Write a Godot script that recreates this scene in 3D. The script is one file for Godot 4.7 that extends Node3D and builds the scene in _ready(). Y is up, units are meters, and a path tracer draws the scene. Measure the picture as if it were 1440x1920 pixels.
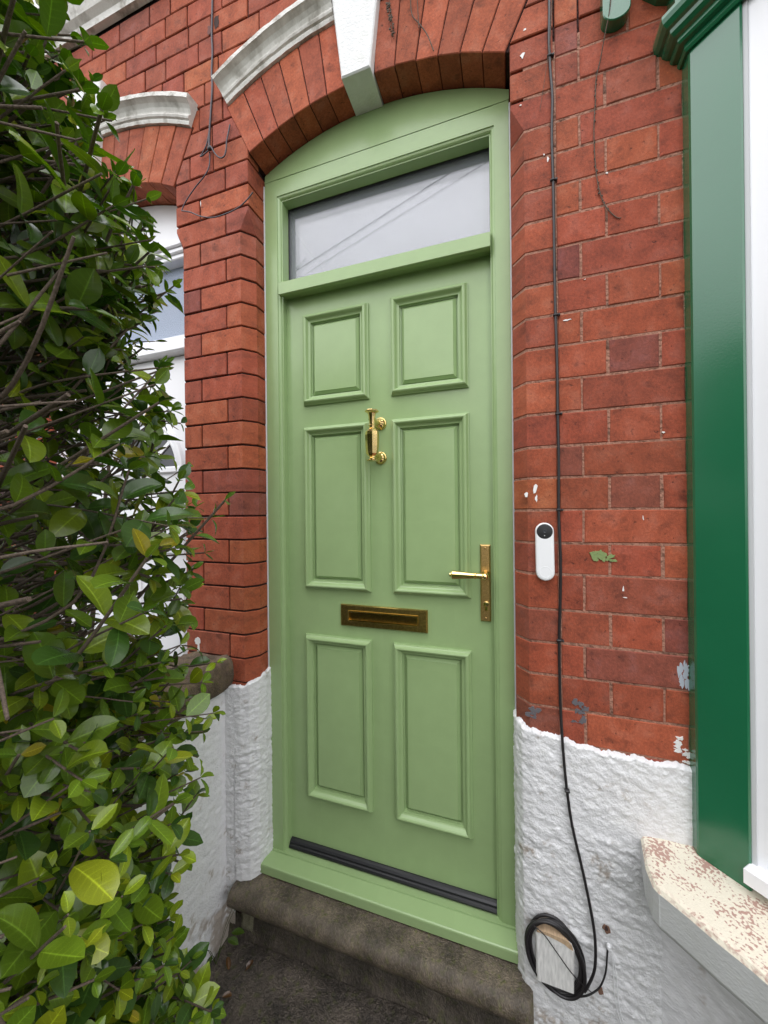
extends Node3D
# A red brick terraced house front: sage green front door under a segmental arch, hedge on the left,
# green painted bay window on the right. Metres, y up, ground at y = 0, house front facing +z.

const FACE := 0.122          # plane of the brick face
const REVEAL_L := -0.447     # door reveal, left side
const REVEAL_R := 0.438      # door reveal, right side
const PARTY := -0.6135       # middle of the brick pier between the two doors
const CANT := Vector2(0.6996, 0.7145)   # plan direction (x, z) of the canted bay side

var rng := RandomNumberGenerator.new()
var mats := {}
var used := {}

# ---------------------------------------------------------------- mesh collector
class Shape:
	var v := PackedVector3Array()
	var n := PackedVector3Array()
	var c := PackedColorArray()
	var u := PackedVector2Array()
	var i := PackedInt32Array()
	var col := Color.WHITE

	func tri(a: Vector3, b: Vector3, d: Vector3) -> void:
		var nn := (b - a).cross(d - a)
		if nn.length_squared() < 1e-16:
			return
		nn = nn.normalized()
		var k := v.size()
		for p in [a, b, d]:
			v.append(p); n.append(nn); c.append(col); u.append(Vector2(p.x + p.z, p.y))
		i.append_array(PackedInt32Array([k, k + 2, k + 1]))

	func quad(a: Vector3, b: Vector3, d: Vector3, e: Vector3) -> void:
		var nn := (d - a).cross(e - b)
		if nn.length_squared() < 1e-16:
			return
		nn = nn.normalized()
		var k := v.size()
		for p in [a, b, d, e]:
			v.append(p); n.append(nn); c.append(col); u.append(Vector2(p.x + p.z, p.y))
		i.append_array(PackedInt32Array([k, k + 2, k + 1, k, k + 3, k + 2]))

	# quad turned so that it faces away from the point q
	func quad_out(a: Vector3, b: Vector3, d: Vector3, e: Vector3, q: Vector3) -> void:
		if (d - a).cross(e - b).dot((a + b + d + e) * 0.25 - q) < 0.0:
			quad(a, e, d, b)
		else:
			quad(a, b, d, e)

	func strip(a: PackedVector3Array, b: PackedVector3Array) -> void:
		for k in a.size() - 1:
			quad(a[k], a[k + 1], b[k + 1], b[k])

	# smooth surface through rows of points
	func grid(rows: Array, close_u := false, flip := false) -> void:
		var k0 := v.size()
		var w: int = rows[0].size()
		var h := rows.size()
		for r in h:
			for q in w:
				v.append(rows[r][q]); n.append(Vector3.ZERO); c.append(col)
				u.append(Vector2(float(q) / (w - 1), float(r) / (h - 1)))
		for r in h - 1:
			for q in (w if close_u else w - 1):
				var a := k0 + r * w + q
				var b := k0 + r * w + (q + 1) % w
				var d := b + w
				var e := a + w
				var nn := (v[b] - v[a]).cross(v[e] - v[a]) + (v[d] - v[b]).cross(v[e] - v[b])
				if flip:
					nn = -nn
				for t in [a, b, d, e]:
					n[t] += nn
				if flip:
					i.append_array(PackedInt32Array([a, b, d, a, d, e]))
				else:
					i.append_array(PackedInt32Array([a, d, b, a, e, d]))
		for k in range(k0, v.size()):
			n[k] = n[k].normalized() if n[k].length_squared() > 1e-20 else Vector3.UP

	# box with cut edges
	func box(p: Vector3, s: Vector3, b := 0.0) -> void:
		var h := s * 0.5
		b = minf(b, minf(h.x, minf(h.y, h.z)) * 0.9)
		var at := func(sx: int, sy: int, sz: int, ax: int) -> Vector3:
			var q := Vector3(sx * (h.x - (0.0 if ax == 0 else b)), sy * (h.y - (0.0 if ax == 1 else b)), sz * (h.z - (0.0 if ax == 2 else b)))
			return p + q
		for s1 in [-1, 1]:
			quad_out(at.call(s1, -1, -1, 0), at.call(s1, 1, -1, 0), at.call(s1, 1, 1, 0), at.call(s1, -1, 1, 0), p)
			quad_out(at.call(-1, s1, -1, 1), at.call(1, s1, -1, 1), at.call(1, s1, 1, 1), at.call(-1, s1, 1, 1), p)
			quad_out(at.call(-1, -1, s1, 2), at.call(1, -1, s1, 2), at.call(1, 1, s1, 2), at.call(-1, 1, s1, 2), p)
			if b > 0.0:
				for s2 in [-1, 1]:
					quad_out(at.call(s1, s2, -1, 0), at.call(s1, s2, 1, 0), at.call(s1, s2, 1, 1), at.call(s1, s2, -1, 1), p)
					quad_out(at.call(s1, -1, s2, 0), at.call(s1, 1, s2, 0), at.call(s1, 1, s2, 2), at.call(s1, -1, s2, 2), p)
					quad_out(at.call(-1, s1, s2, 1), at.call(1, s1, s2, 1), at.call(1, s1, s2, 2), at.call(-1, s1, s2, 2), p)
					for s3 in [-1, 1]:
						var f: Vector3 = at.call(s1, s2, s3, 0)
						var g: Vector3 = at.call(s1, s2, s3, 1)
						var m: Vector3 = at.call(s1, s2, s3, 2)
						if (g - f).cross(m - f).dot(f - p) < 0.0:
							tri(f, m, g)
						else:
							tri(f, g, m)

	func tube(path: PackedVector3Array, radii: PackedFloat32Array, sides := 6) -> void:
		var rows := []
		var up := Vector3.UP if absf((path[1] - path[0]).normalized().y) < 0.8 else Vector3.RIGHT
		for k in path.size():
			var d := (path[mini(k + 1, path.size() - 1)] - path[maxi(k - 1, 0)]).normalized()
			var s := d.cross(up).normalized()
			up = s.cross(d)
			var r := radii[mini(k, radii.size() - 1)]
			var row := PackedVector3Array()
			for q in sides:
				var a := TAU * q / sides
				row.append(path[k] + (s * cos(a) + up * sin(a)) * r)
			rows.append(row)
		grid(rows, true, true)
		for k in [0, path.size() - 1]:
			for q in range(1, sides - 1):
				tri(rows[k][0], rows[k][q], rows[k][q + 1])

	# turned shape: profile of (radius, distance along axis)
	func lathe(p: Vector3, axis: Vector3, profile: Array, sides := 20) -> void:
		var d := axis.normalized()
		var s := d.cross(Vector3.UP if absf(d.y) < 0.8 else Vector3.RIGHT).normalized()
		var t := s.cross(d)
		var rows := []
		for q in profile:
			var row := PackedVector3Array()
			for k in sides:
				var a := TAU * (k + 0.5) / sides
				row.append(p + d * q.y + (s * cos(a) + t * sin(a)) * q.x)
			rows.append(row)
		if sides > 10:
			grid(rows, true, true)
		else:
			for r in rows.size() - 1:
				for k in sides:
					quad(rows[r][k], rows[r + 1][k], rows[r + 1][(k + 1) % sides], rows[r][(k + 1) % sides])

	# stack of rings of the same count, capped at both ends
	func loft(rings: Array, caps := true) -> void:
		var m := Vector3.ZERO
		for p in rings[0]:
			m += p / float(rings[0].size())
		var m2 := Vector3.ZERO
		for p in rings[-1]:
			m2 += p / float(rings[0].size())
		var w: int = rings[0].size()
		var area := Vector3.ZERO
		for k in w:
			area += (rings[0][k] - m).cross(rings[0][(k + 1) % w] - m)
		var forward := area.dot(m2 - m) > 0.0
		for r in rings.size() - 1:
			for k in w:
				var k2 := (k + 1) % w
				if forward:
					quad(rings[r][k], rings[r][k2], rings[r + 1][k2], rings[r + 1][k])
				else:
					quad(rings[r][k2], rings[r][k], rings[r + 1][k], rings[r + 1][k2])
		if caps:
			cap(rings[0], m - m2)
			cap(rings[-1], m2 - m)

	func cap(ring: PackedVector3Array, out: Vector3) -> void:
		var d := out.normalized()
		var s := d.cross(Vector3.UP if absf(d.y) < 0.8 else Vector3.RIGHT).normalized()
		var t := s.cross(d)
		var flat := PackedVector2Array()
		for p in ring:
			flat.append(Vector2(p.dot(s), p.dot(t)))
		var ids := Geometry2D.triangulate_polygon(flat)
		for k in range(0, ids.size(), 3):
			var a := ring[ids[k]]
			var b := ring[ids[k + 1]]
			var e := ring[ids[k + 2]]
			if (b - a).cross(e - a).dot(d) < 0.0:
				tri(a, e, b)
			else:
				tri(a, b, e)

	func mesh(m: Material) -> ArrayMesh:
		var out := ArrayMesh.new()
		add_to(out, m)
		return out

	func add_to(out: ArrayMesh, m: Material) -> void:
		var a := []
		a.resize(Mesh.ARRAY_MAX)
		a[Mesh.ARRAY_VERTEX] = v
		a[Mesh.ARRAY_NORMAL] = n
		a[Mesh.ARRAY_COLOR] = c
		a[Mesh.ARRAY_TEX_UV] = u
		a[Mesh.ARRAY_INDEX] = i
		out.add_surface_from_arrays(Mesh.PRIMITIVE_TRIANGLES, a)
		out.surface_set_material(out.get_surface_count() - 1, m)

# ---------------------------------------------------------------- naming
func numbered(called: String) -> String:
	var k: int = used.get(called, 0)
	used[called] = k + 1
	return called if k == 0 else "%s_%03d" % [called, k]

func thing(called: String, label: String, category: String, at := Vector3.ZERO, group := "") -> Node3D:
	var o := Node3D.new()
	o.name = numbered(called)
	add_child(o)
	o.position = at
	tag(o, label, category, group)
	return o

func tag(o: Node, label: String, category: String, group := "") -> void:
	o.set_meta("label", label)
	o.set_meta("category", category)
	if group:
		o.set_meta("group", group)

# commits a shape as one named mesh; its points are world points, the node sits at its thing's base
func obj(called: String, s: Shape, m: Material, parent: Node3D = self) -> MeshInstance3D:
	return put_mesh(called, s.mesh(m), parent)

func put_mesh(called: String, m: Mesh, parent: Node3D = self) -> MeshInstance3D:
	var o := MeshInstance3D.new()
	o.name = numbered(called) if parent == self else called
	o.mesh = m
	parent.add_child(o, true)
	var back := Vector3.ZERO
	var p: Node = parent
	while p != self:
		back -= p.position
		p = p.get_parent()
	o.position = back
	return o

func struct(called: String, s: Shape, m: Material) -> MeshInstance3D:
	var o := obj(called, s, m)
	o.set_meta("kind", "structure")
	return o

# ---------------------------------------------------------------- materials
func lin(r: float, g: float, b: float) -> Color:
	return Color(r, g, b).linear_to_srgb()

func noise_bytes(size: int, seed_: int, freq: float, octaves := 4, kind := FastNoiseLite.TYPE_SIMPLEX_SMOOTH) -> PackedByteArray:
	var f := FastNoiseLite.new()
	f.seed = seed_
	f.noise_type = kind
	f.frequency = freq
	f.fractal_octaves = octaves
	return f.get_seamless_image(size, size).get_data()

func tex(size: int, px: Callable) -> ImageTexture:
	var data := PackedByteArray()
	data.resize(size * size * 3)
	for k in size * size:
		var q: Color = px.call(k)
		data[k * 3] = clampi(int(q.r * 255.0), 0, 255)
		data[k * 3 + 1] = clampi(int(q.g * 255.0), 0, 255)
		data[k * 3 + 2] = clampi(int(q.b * 255.0), 0, 255)
	return ImageTexture.create_from_image(Image.create_from_data(size, size, false, Image.FORMAT_RGB8, data))

func bump_tex(size: int, h: Callable, strength: float) -> ImageTexture:
	var data := PackedByteArray()
	data.resize(size * size)
	for k in size * size:
		data[k] = clampi(int(float(h.call(k)) * 255.0), 0, 255)
	var im := Image.create_from_data(size, size, false, Image.FORMAT_L8, data)
	im.convert(Image.FORMAT_RGBA8)
	im.bump_map_to_normal_map(strength)
	return ImageTexture.create_from_image(im)

func mat(called: String, albedo: Color, rough := 0.8, map: Texture2D = null, bump: Texture2D = null, scale := 2.0, bump_scale := 1.0) -> StandardMaterial3D:
	var m := StandardMaterial3D.new()
	m.resource_name = called
	m.albedo_color = albedo
	m.roughness = rough
	m.vertex_color_use_as_albedo = true
	m.cull_mode = BaseMaterial3D.CULL_DISABLED
	if map:
		m.albedo_texture = map
	if bump:
		m.normal_enabled = true
		m.normal_texture = bump
		m.normal_scale = bump_scale
	if map or bump:
		m.uv1_triplanar = true
		m.uv1_world_triplanar = true
		m.uv1_scale = Vector3.ONE * scale
	mats[called] = m
	return m

func make_materials() -> void:
	var S := 512
	var a := noise_bytes(S, 1, 0.012, 4)
	var b := noise_bytes(S, 2, 0.09, 3)
	var d := noise_bytes(S, 3, 0.25, 2)
	var e := noise_bytes(S, 4, 0.045, 2)
	# fired clay: blotches, grain, dark pits, pale flecks
	var brick_map := tex(S, func(k):
		var t := 0.80 + 0.24 * (a[k] / 255.0 - 0.5) + 0.16 * (b[k] / 255.0 - 0.5) + 0.14 * (d[k] / 255.0 - 0.5)
		var pit := clampf((e[k] / 255.0 - 0.80) * 9.0, 0.0, 1.0) * clampf((d[k] / 255.0 - 0.45) * 6.0, 0.0, 1.0)
		t *= 1.0 - 0.55 * pit
		t *= 1.0 - 0.22 * clampf((a[(k + S * 203 + 131) % (S * S)] / 255.0 - 0.70) * 4.0, 0.0, 1.0)
		var pale := clampf((b[k] / 255.0 - 0.86) * 12.0, 0.0, 1.0) * 0.16
		var cool := clampf((a[k] / 255.0 - 0.52) * 2.0, 0.0, 0.6)
		return Color(t * (1.0 - 0.10 * cool) + pale, t * (1.0 + 0.05 * cool) + pale, t * (1.0 + 0.22 * cool) + pale))
	var brick_bump := bump_tex(S, func(k): return 0.5 + 0.35 * (b[k] / 255.0 - 0.5) + 0.35 * (d[k] / 255.0 - 0.5) - 0.4 * clampf((e[k] / 255.0 - 0.80) * 6.0, 0.0, 1.0), 3.0)
	var m := mat("brick_clay", Color(1, 1, 1), 0.86, brick_map, brick_bump, 2.1, 0.55)
	m.uv1_triplanar_sharpness = 4.0
	# mortar
	var mortar_bump := bump_tex(256, func(k): return b[(k / 256) * S + k % 256] / 255.0, 4.0)
	var mortar_map := tex(S, func(k):
		var t := 0.62 + 0.30 * (d[k] / 255.0 - 0.5) + 0.3 * (b[k] / 255.0 - 0.5)
		return Color(t, t, t))
	mat("dark_mortar", lin(0.10, 0.035, 0.028), 0.95, mortar_map, mortar_bump, 3.0)
	var pale_map := tex(S, func(k):
		var t := 0.80 + 0.10 * (d[k] / 255.0 - 0.5) + 0.16 * (b[k] / 255.0 - 0.5)
		var dirt := clampf((a[k] / 255.0 - 0.62) * 4.0, 0.0, 1.0) * 0.30
		t *= 1.0 - dirt
		return Color(t, t, t))
	mat("buff_mortar", lin(0.54, 0.265, 0.18), 0.95, pale_map, mortar_bump, 3.0)
	# masonry paint
	var wh_map := tex(S, func(k):
		var t := 0.94 + 0.06 * (a[k] / 255.0 - 0.5) + 0.03 * (d[k] / 255.0 - 0.5)
		var g := clampf((a[k] / 255.0 - 0.62) * 3.0, 0.0, 1.0) * 0.06
		return Color(t - g, t - g, t - g * 1.2))
	var wh_bump := bump_tex(S, func(k): return 0.5 * b[k] / 255.0 + 0.25 * d[k] / 255.0 + 0.25 * e[k] / 255.0, 5.0)
	mat("masonry_paint", lin(0.86, 0.86, 0.87), 0.48, wh_map, wh_bump, 3.0, 0.7)
	var grime_map := tex(S, func(k):
		var t := 0.93 + 0.08 * (d[k] / 255.0 - 0.5)
		var g := clampf((a[k] / 255.0 - 0.50) * 4.0, 0.0, 1.0) * (0.20 + 0.45 * (b[k] / 255.0))
		t *= 1.0 - g * 0.55
		return Color(t, t * (1.0 - 0.03 * g), t * (1.0 - 0.09 * g)))
	mat("weathered_white", lin(0.86, 0.845, 0.79), 0.62, grime_map, wh_bump, 1.7, 0.5)
	mat("keystone_paint", lin(0.80, 0.81, 0.80), 0.6, wh_map, wh_bump, 2.0, 0.35)
	# sage paint with the faint orange peel of a sprayed door
	var peel := bump_tex(256, func(k): return 0.5 + 0.5 * (d[(k / 256) * S + k % 256] / 255.0 - 0.5), 1.2)
	var sage_map := tex(256, func(k):
		var t := 0.97 + 0.03 * (a[(k / 256) * S + k % 256] / 255.0 - 0.5)
		return Color(t, t, t))
	m = mat("sage_paint", lin(0.318, 0.446, 0.205), 0.26, sage_map, peel, 4.0, 0.25)
	m = mat("bay_paint", lin(0.012, 0.140, 0.060), 0.20, sage_map, peel, 3.0, 0.16)
	m.metallic_specular = 0.58
	m.clearcoat_enabled = true
	m.clearcoat = 0.4
	m.clearcoat_roughness = 0.22
	# brass
	m = mat("polished_brass", lin(0.92, 0.68, 0.29), 0.14)
	m.metallic = 1.0
	var pat := tex(256, func(k):
		var t := 0.82 + 0.16 * (b[(k / 256) * S + k % 256] / 255.0 - 0.5) + 0.14 * (e[(k / 256) * S + k % 256] / 255.0 - 0.5)
		return Color(t, t * 0.98, t * 0.92))
	m = mat("aged_brass", lin(0.78, 0.53, 0.24), 0.40, pat, null, 9.0)
	m.metallic = 1.0
	m = mat("dark_brass", lin(0.74, 0.54, 0.20), 0.34, pat, null, 5.0)
	m.metallic = 1.0
	mat("black_rubber", lin(0.012, 0.012, 0.014), 0.38)
	mat("gasket", lin(0.008, 0.008, 0.009), 0.5)
	mat("black_cable", lin(0.016, 0.014, 0.015), 0.42)
	mat("grey_cable", lin(0.055, 0.045, 0.055), 0.5)
	mat("white_plastic", lin(0.82, 0.83, 0.84), 0.3)
	mat("white_upvc", lin(0.83, 0.84, 0.86), 0.25)
	mat("sealant", lin(0.55, 0.56, 0.57), 0.6)
	# stone of the step, dark and damp
	var st_map := tex(S, func(k):
		var t := 0.60 + 0.36 * (a[k] / 255.0 - 0.5) + 0.22 * (b[k] / 255.0 - 0.5) + 0.34 * (d[k] / 255.0 - 0.5)
		var moss := clampf((e[k] / 255.0 - 0.6) * 4.0, 0.0, 1.0) * 0.25
		var fleck := clampf((d[k] / 255.0 - 0.86) * 14.0, 0.0, 1.0) * 0.25
		return Color(t * (1.0 - moss * 0.35) + fleck, t + fleck, t * (1.0 - moss) + fleck))
	var st_bump := bump_tex(S, func(k): return 0.6 * b[k] / 255.0 + 0.4 * d[k] / 255.0, 5.0)
	mat("step_stone", lin(0.31, 0.245, 0.175), 0.62, st_map, st_bump, 1.8, 0.7)
	mat("paving", lin(0.21, 0.17, 0.132), 0.75, st_map, st_bump, 1.3, 0.9)
	mat("coping_stone", lin(0.36, 0.26, 0.175), 0.9, st_map, st_bump, 2.6, 1.0)
	mat("soil", lin(0.045, 0.032, 0.022), 0.95, st_map, st_bump, 2.0, 1.2)
	mat("asphalt", lin(0.05, 0.05, 0.05), 0.9, st_map, st_bump, 1.0, 0.6)
	mat("lichen", lin(0.45, 0.42, 0.27), 0.95, mortar_map, st_bump, 6.0, 1.0)
	# flaking cream paint over brown stone
	var flake := noise_bytes(S, 9, 0.085, 3)
	var flake2 := noise_bytes(S, 10, 0.008, 2)
	var fl_map := tex(S, func(k):
		var q := clampf((flake[k] / 255.0 - 0.585 + 0.75 * (flake2[k] / 255.0 - 0.5)) * 12.0, 0.0, 1.0)
		var t := 0.93 + 0.06 * (d[k] / 255.0 - 0.5)
		var c1 := Color(t * 0.97, t * 0.94, t * 0.86)
		return c1.lerp(Color(0.68, 0.53, 0.48), q * 0.90))
	mat("flaking_paint", lin(0.92, 0.92, 0.92), 0.7, fl_map, wh_bump, 2.4, 0.3)
	mat("sill_paint", lin(0.62, 0.63, 0.62), 0.6, wh_map, wh_bump, 3.0, 0.4)
	# timber block with worn paint
	var wd := tex(256, func(k):
		var y: int = k / 256
		var x: int = k % 256
		var t := 0.86 + 0.18 * (b[(y / 5) * S + x] / 255.0 - 0.5)
		return Color(t, t, t * 0.99))
	mat("worn_white_wood", lin(0.97, 0.96, 0.95), 0.7, wd, null, 5.0)
	mat("bare_wood", lin(0.66, 0.47, 0.30), 0.8, wd, null, 7.0)
	# bark
	mat("bark", lin(0.30, 0.22, 0.16), 0.85, mortar_map, mortar_bump, 8.0)
	mat("green_stem", Color(1, 1, 1), 0.9)
	# leaves: midrib and veins from the texture, tone from the vertex colour
	var LW := 128
	var leaf_px := PackedByteArray()
	leaf_px.resize(LW * LW * 3)
	for y in LW:
		for x in LW:
			var s := float(y) / LW
			var t := absf(float(x) / (LW - 1) - 0.5) * 2.0
			var g := 0.72 + 0.14 * (b[y * 3 % S * S + x * 3] / 255.0 - 0.5)
			g += 0.26 * exp(-pow(t / 0.05, 2.0))
			var vein := absf(fposmod(s * 7.0 - t * 1.1, 1.0) - 0.5)
			g += 0.10 * exp(-pow(vein / 0.09, 2.0)) * (1.0 - t)
			var k := (y * LW + x) * 3
			leaf_px[k] = clampi(int(255 * g), 0, 255)
			leaf_px[k + 1] = clampi(int(255 * g), 0, 255)
			leaf_px[k + 2] = clampi(int(255 * g * 0.97), 0, 255)
	m = mat("leaf", Color(1, 1, 1), 0.24)
	m.albedo_texture = ImageTexture.create_from_image(Image.create_from_data(LW, LW, false, Image.FORMAT_RGB8, leaf_px))
	m.backlight_enabled = true
	m.backlight = Color(0.62, 0.74, 0.12)
	m.metallic_specular = 0.5
	# glass
	m = mat("pane", Color(0.93, 0.95, 1.0, 0.04), 0.02)
	m.metallic = 0.045
	m.vertex_color_use_as_albedo = false
	m.transparency = BaseMaterial3D.TRANSPARENCY_ALPHA
	m = mat("obscure_glass", lin(0.34, 0.40, 0.50), 0.25, null, wh_bump, 5.0, 1.5)
	m = mat("dark_glass", lin(0.03, 0.034, 0.04), 0.06)
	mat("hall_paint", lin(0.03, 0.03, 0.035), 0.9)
	mat("net_curtain", lin(0.72, 0.73, 0.76), 0.9)

# ---------------------------------------------------------------- brick shapes
func brick_tone(dark_side: float) -> Color:
	var t := rng.randf()
	var c := Color(0.535, 0.117, 0.052)
	if t < 0.22:
		c = Color(0.470, 0.102, 0.048)
	elif t < 0.42:
		c = Color(0.585, 0.140, 0.055)
	elif t < 0.56:
		c = Color(0.470, 0.114, 0.060)
	elif t < 0.61:
		c = Color(0.37, 0.095, 0.060)
	var f := rng.randf_range(0.90, 1.10) * dark_side
	return Color(c.r * f, c.g * f * rng.randf_range(0.93, 1.07), c.b * f * rng.randf_range(0.93, 1.07))

func inset(poly: PackedVector2Array, b: float) -> PackedVector2Array:
	var out := PackedVector2Array()
	var w := poly.size()
	var sgn := -1.0 if Geometry2D.is_polygon_clockwise(poly) else 1.0
	for k in w:
		var p := poly[k]
		var d0 := (p - poly[(k + w - 1) % w]).normalized()
		var d1 := (poly[(k + 1) % w] - p).normalized()
		var n0 := Vector2(-d0.y, d0.x) * sgn
		var n1 := Vector2(-d1.y, d1.x) * sgn
		var m := (n0 + n1)
		m = m / maxf(0.5, m.dot(n0) if m.length() > 0.01 else 1.0)
		out.append(p + m * b)
	return out

# a brick seen in elevation: outline in x and y, from z0 to z1, front edges cut by b
func slab_xy(s: Shape, poly_in: PackedVector2Array, z0: float, z1: float, b: float) -> void:
	var poly := PackedVector2Array()
	for k in poly_in.size():
		if poly_in[k].distance_to(poly_in[(k + 1) % poly_in.size()]) > 0.0012:
			poly.append(poly_in[k])
	if poly.size() < 3:
		return
	var r0 := PackedVector3Array()
	var r1 := PackedVector3Array()
	var r2 := PackedVector3Array()
	var small := inset(poly, b)
	if Geometry2D.triangulate_polygon(small).is_empty():
		small = poly
	for k in poly.size():
		r0.append(Vector3(poly[k].x, poly[k].y, z0))
		r1.append(Vector3(poly[k].x, poly[k].y, z1 - b))
		r2.append(Vector3(small[k].x, small[k].y, z1))
	s.loft([r0, r1, r2])

func ring_y(poly: PackedVector2Array, y: float) -> PackedVector3Array:
	var r := PackedVector3Array()
	for p in poly:
		r.append(Vector3(p.x, y, p.y))
	return r

# a brick seen in plan: outline in x and z, from y0 to y1
func slab_xz(s: Shape, poly: PackedVector2Array, y0: float, y1: float, b: float) -> void:
	var small := inset(poly, b)
	s.loft([ring_y(small, y0), ring_y(poly, y0 + b), ring_y(poly, y1 - b), ring_y(small, y1)])

func face_brick(parent: Node3D, x0: float, x1: float, y0: float, y1: float, cut: Array, tone := 1.0, joint := 0.0027) -> void:
	var g := joint
	var j := func() -> float: return rng.randf_range(-0.0009, 0.0009)
	var poly := PackedVector2Array([Vector2(x0 + g + j.call(), y0 + g + j.call()), Vector2(x1 - g + j.call(), y0 + g + j.call()), Vector2(x1 - g + j.call(), y1 - g + j.call()), Vector2(x0 + g + j.call(), y1 - g + j.call())])
	var rough := PackedVector2Array()
	for k in 4:
		var a := poly[k]
		var b := poly[(k + 1) % 4]
		rough.append(a)
		var m := 3 if a.distance_to(b) > 0.09 else 2
		for q in range(1, m):
			rough.append(a.lerp(b, (q + rng.randf_range(-0.25, 0.25)) / m) + Vector2(rng.randf_range(-0.0009, 0.0009), rng.randf_range(-0.0009, 0.0009)))
	var parts := [rough]
	for c in cut:
		var next := []
		for p in parts:
			for q in Geometry2D.clip_polygons(p, c):
				if not Geometry2D.is_polygon_clockwise(q):
					next.append(q)
		parts = next
	for p in parts:
		if p.size() < 3 or area_of(p) < 0.00012:
			continue
		var s := Shape.new()
		s.col = brick_tone(tone)
		slab_xy(s, p, FACE - 0.06, FACE + rng.randf_range(-0.0012, 0.0012), 0.0022)
		obj("brick", s, mats.brick_clay, parent)

func area_of(p: PackedVector2Array) -> float:
	var a := 0.0
	for k in p.size():
		a += p[k].cross(p[(k + 1) % p.size()])
	return absf(a) * 0.5

# corner brick with the splayed (chamfered) edge of the reveal; side = +1 when the opening lies to the left of it
func corner_brick(parent: Node3D, side: float, xr: float, x1: float, y0: float, y1: float, stop: int, tone := 1.0) -> void:
	var g := 0.0032
	var yb := y0 + g + rng.randf_range(-0.0008, 0.0008)
	var yt := y1 - g + rng.randf_range(-0.0008, 0.0008)
	var f := FACE + rng.randf_range(-0.001, 0.001)
	var cx := 0.0345
	var cz := 0.043
	var plan := func(k: float) -> PackedVector2Array:   # k = 1 splayed, 0 square
		return PackedVector2Array([Vector2(xr, 0.002), Vector2(xr, f - 0.0025 - (cz - 0.0025) * k), Vector2(xr + side * (0.0025 + (cx - 0.0025) * k), f), Vector2(x1 - side * (g + 0.002), f), Vector2(x1 - side * g, f - 0.002), Vector2(x1 - side * g, 0.002)])
	var s := Shape.new()
	s.col = brick_tone(tone)
	var k0 := 0.0 if stop == 2 else 1.0
	var b := 0.002
	if stop == 1:
		var ym := lerpf(yb, yt, 0.80)
		s.loft([ring_y(inset(plan.call(1.0), b), yb), ring_y(plan.call(1.0), yb + b), ring_y(plan.call(0.0), ym), ring_y(plan.call(0.0), yt - b), ring_y(inset(plan.call(0.0), b), yt)])
	else:
		s.loft([ring_y(inset(plan.call(k0), b), yb), ring_y(plan.call(k0), yb + b), ring_y(plan.call(k0), yt - b), ring_y(inset(plan.call(k0), b), yt)])
	obj("brick", s, mats.brick_clay, parent)

func arc(c: Vector2, r: float, a0: float, a1: float, count: int) -> PackedVector2Array:
	var out := PackedVector2Array()
	for k in count + 1:
		var a := deg_to_rad(lerpf(a0, a1, float(k) / count))
		out.append(c + Vector2(sin(a), cos(a)) * r)
	return out

func extrude_poly(s: Shape, poly: PackedVector2Array, z0: float, z1: float) -> void:
	var r0 := PackedVector3Array()
	var r1 := PackedVector3Array()
	for p in poly:
		r0.append(Vector3(p.x, p.y, z0))
		r1.append(Vector3(p.x, p.y, z1))
	s.loft([r0, r1])

# ---------------------------------------------------------------- rendered (roughcast) surfaces
var rough_a := FastNoiseLite.new()
var rough_b := FastNoiseLite.new()

func setup_rough() -> void:
	rough_a.seed = 21
	rough_a.noise_type = FastNoiseLite.TYPE_SIMPLEX_SMOOTH
	rough_a.frequency = 14.0
	rough_a.fractal_octaves = 3
	rough_a.domain_warp_enabled = true
	rough_a.domain_warp_amplitude = 0.05
	rough_a.domain_warp_frequency = 9.0
	rough_b.seed = 22
	rough_b.noise_type = FastNoiseLite.TYPE_CELLULAR
	rough_b.cellular_return_type = FastNoiseLite.RETURN_DISTANCE
	rough_b.frequency = 34.0
	rough_b.fractal_octaves = 2

func rough_at(p: Vector3, along: Vector2) -> float:
	# trowel strokes: stretched along the direction given by `along` (u right, y up)
	var q := Vector3(p.x * along.x + p.z * along.x + p.y * along.y, p.y * along.x - (p.x + p.z) * along.y, p.z - p.x)
	var w := rough_a.get_noise_3d(q.x * 0.9, q.y * 2.6, q.z * 0.6)
	var ridge := 1.0 - absf(rough_a.get_noise_3d(q.x * 0.8 + 7.0, q.y * 2.1, q.z * 0.5)) * 2.2
	var lump := -rough_b.get_noise_3d(p.x, p.y * 1.4, p.z)
	var fine := rough_a.get_noise_3d(p.x * 5.0 + 3.0, p.y * 7.0, p.z * 5.0)
	var calm := 0.75 + 0.9 * rough_a.get_noise_3d(p.x * 0.35 + 11.0, p.y * 0.35, p.z * 0.35)
	return (w * 0.42 + ridge * 0.26) * clampf(calm, 0.25, 1.4) + lump * 0.50 + fine * 0.26 * clampf(calm, 0.3, 1.3)

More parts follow.
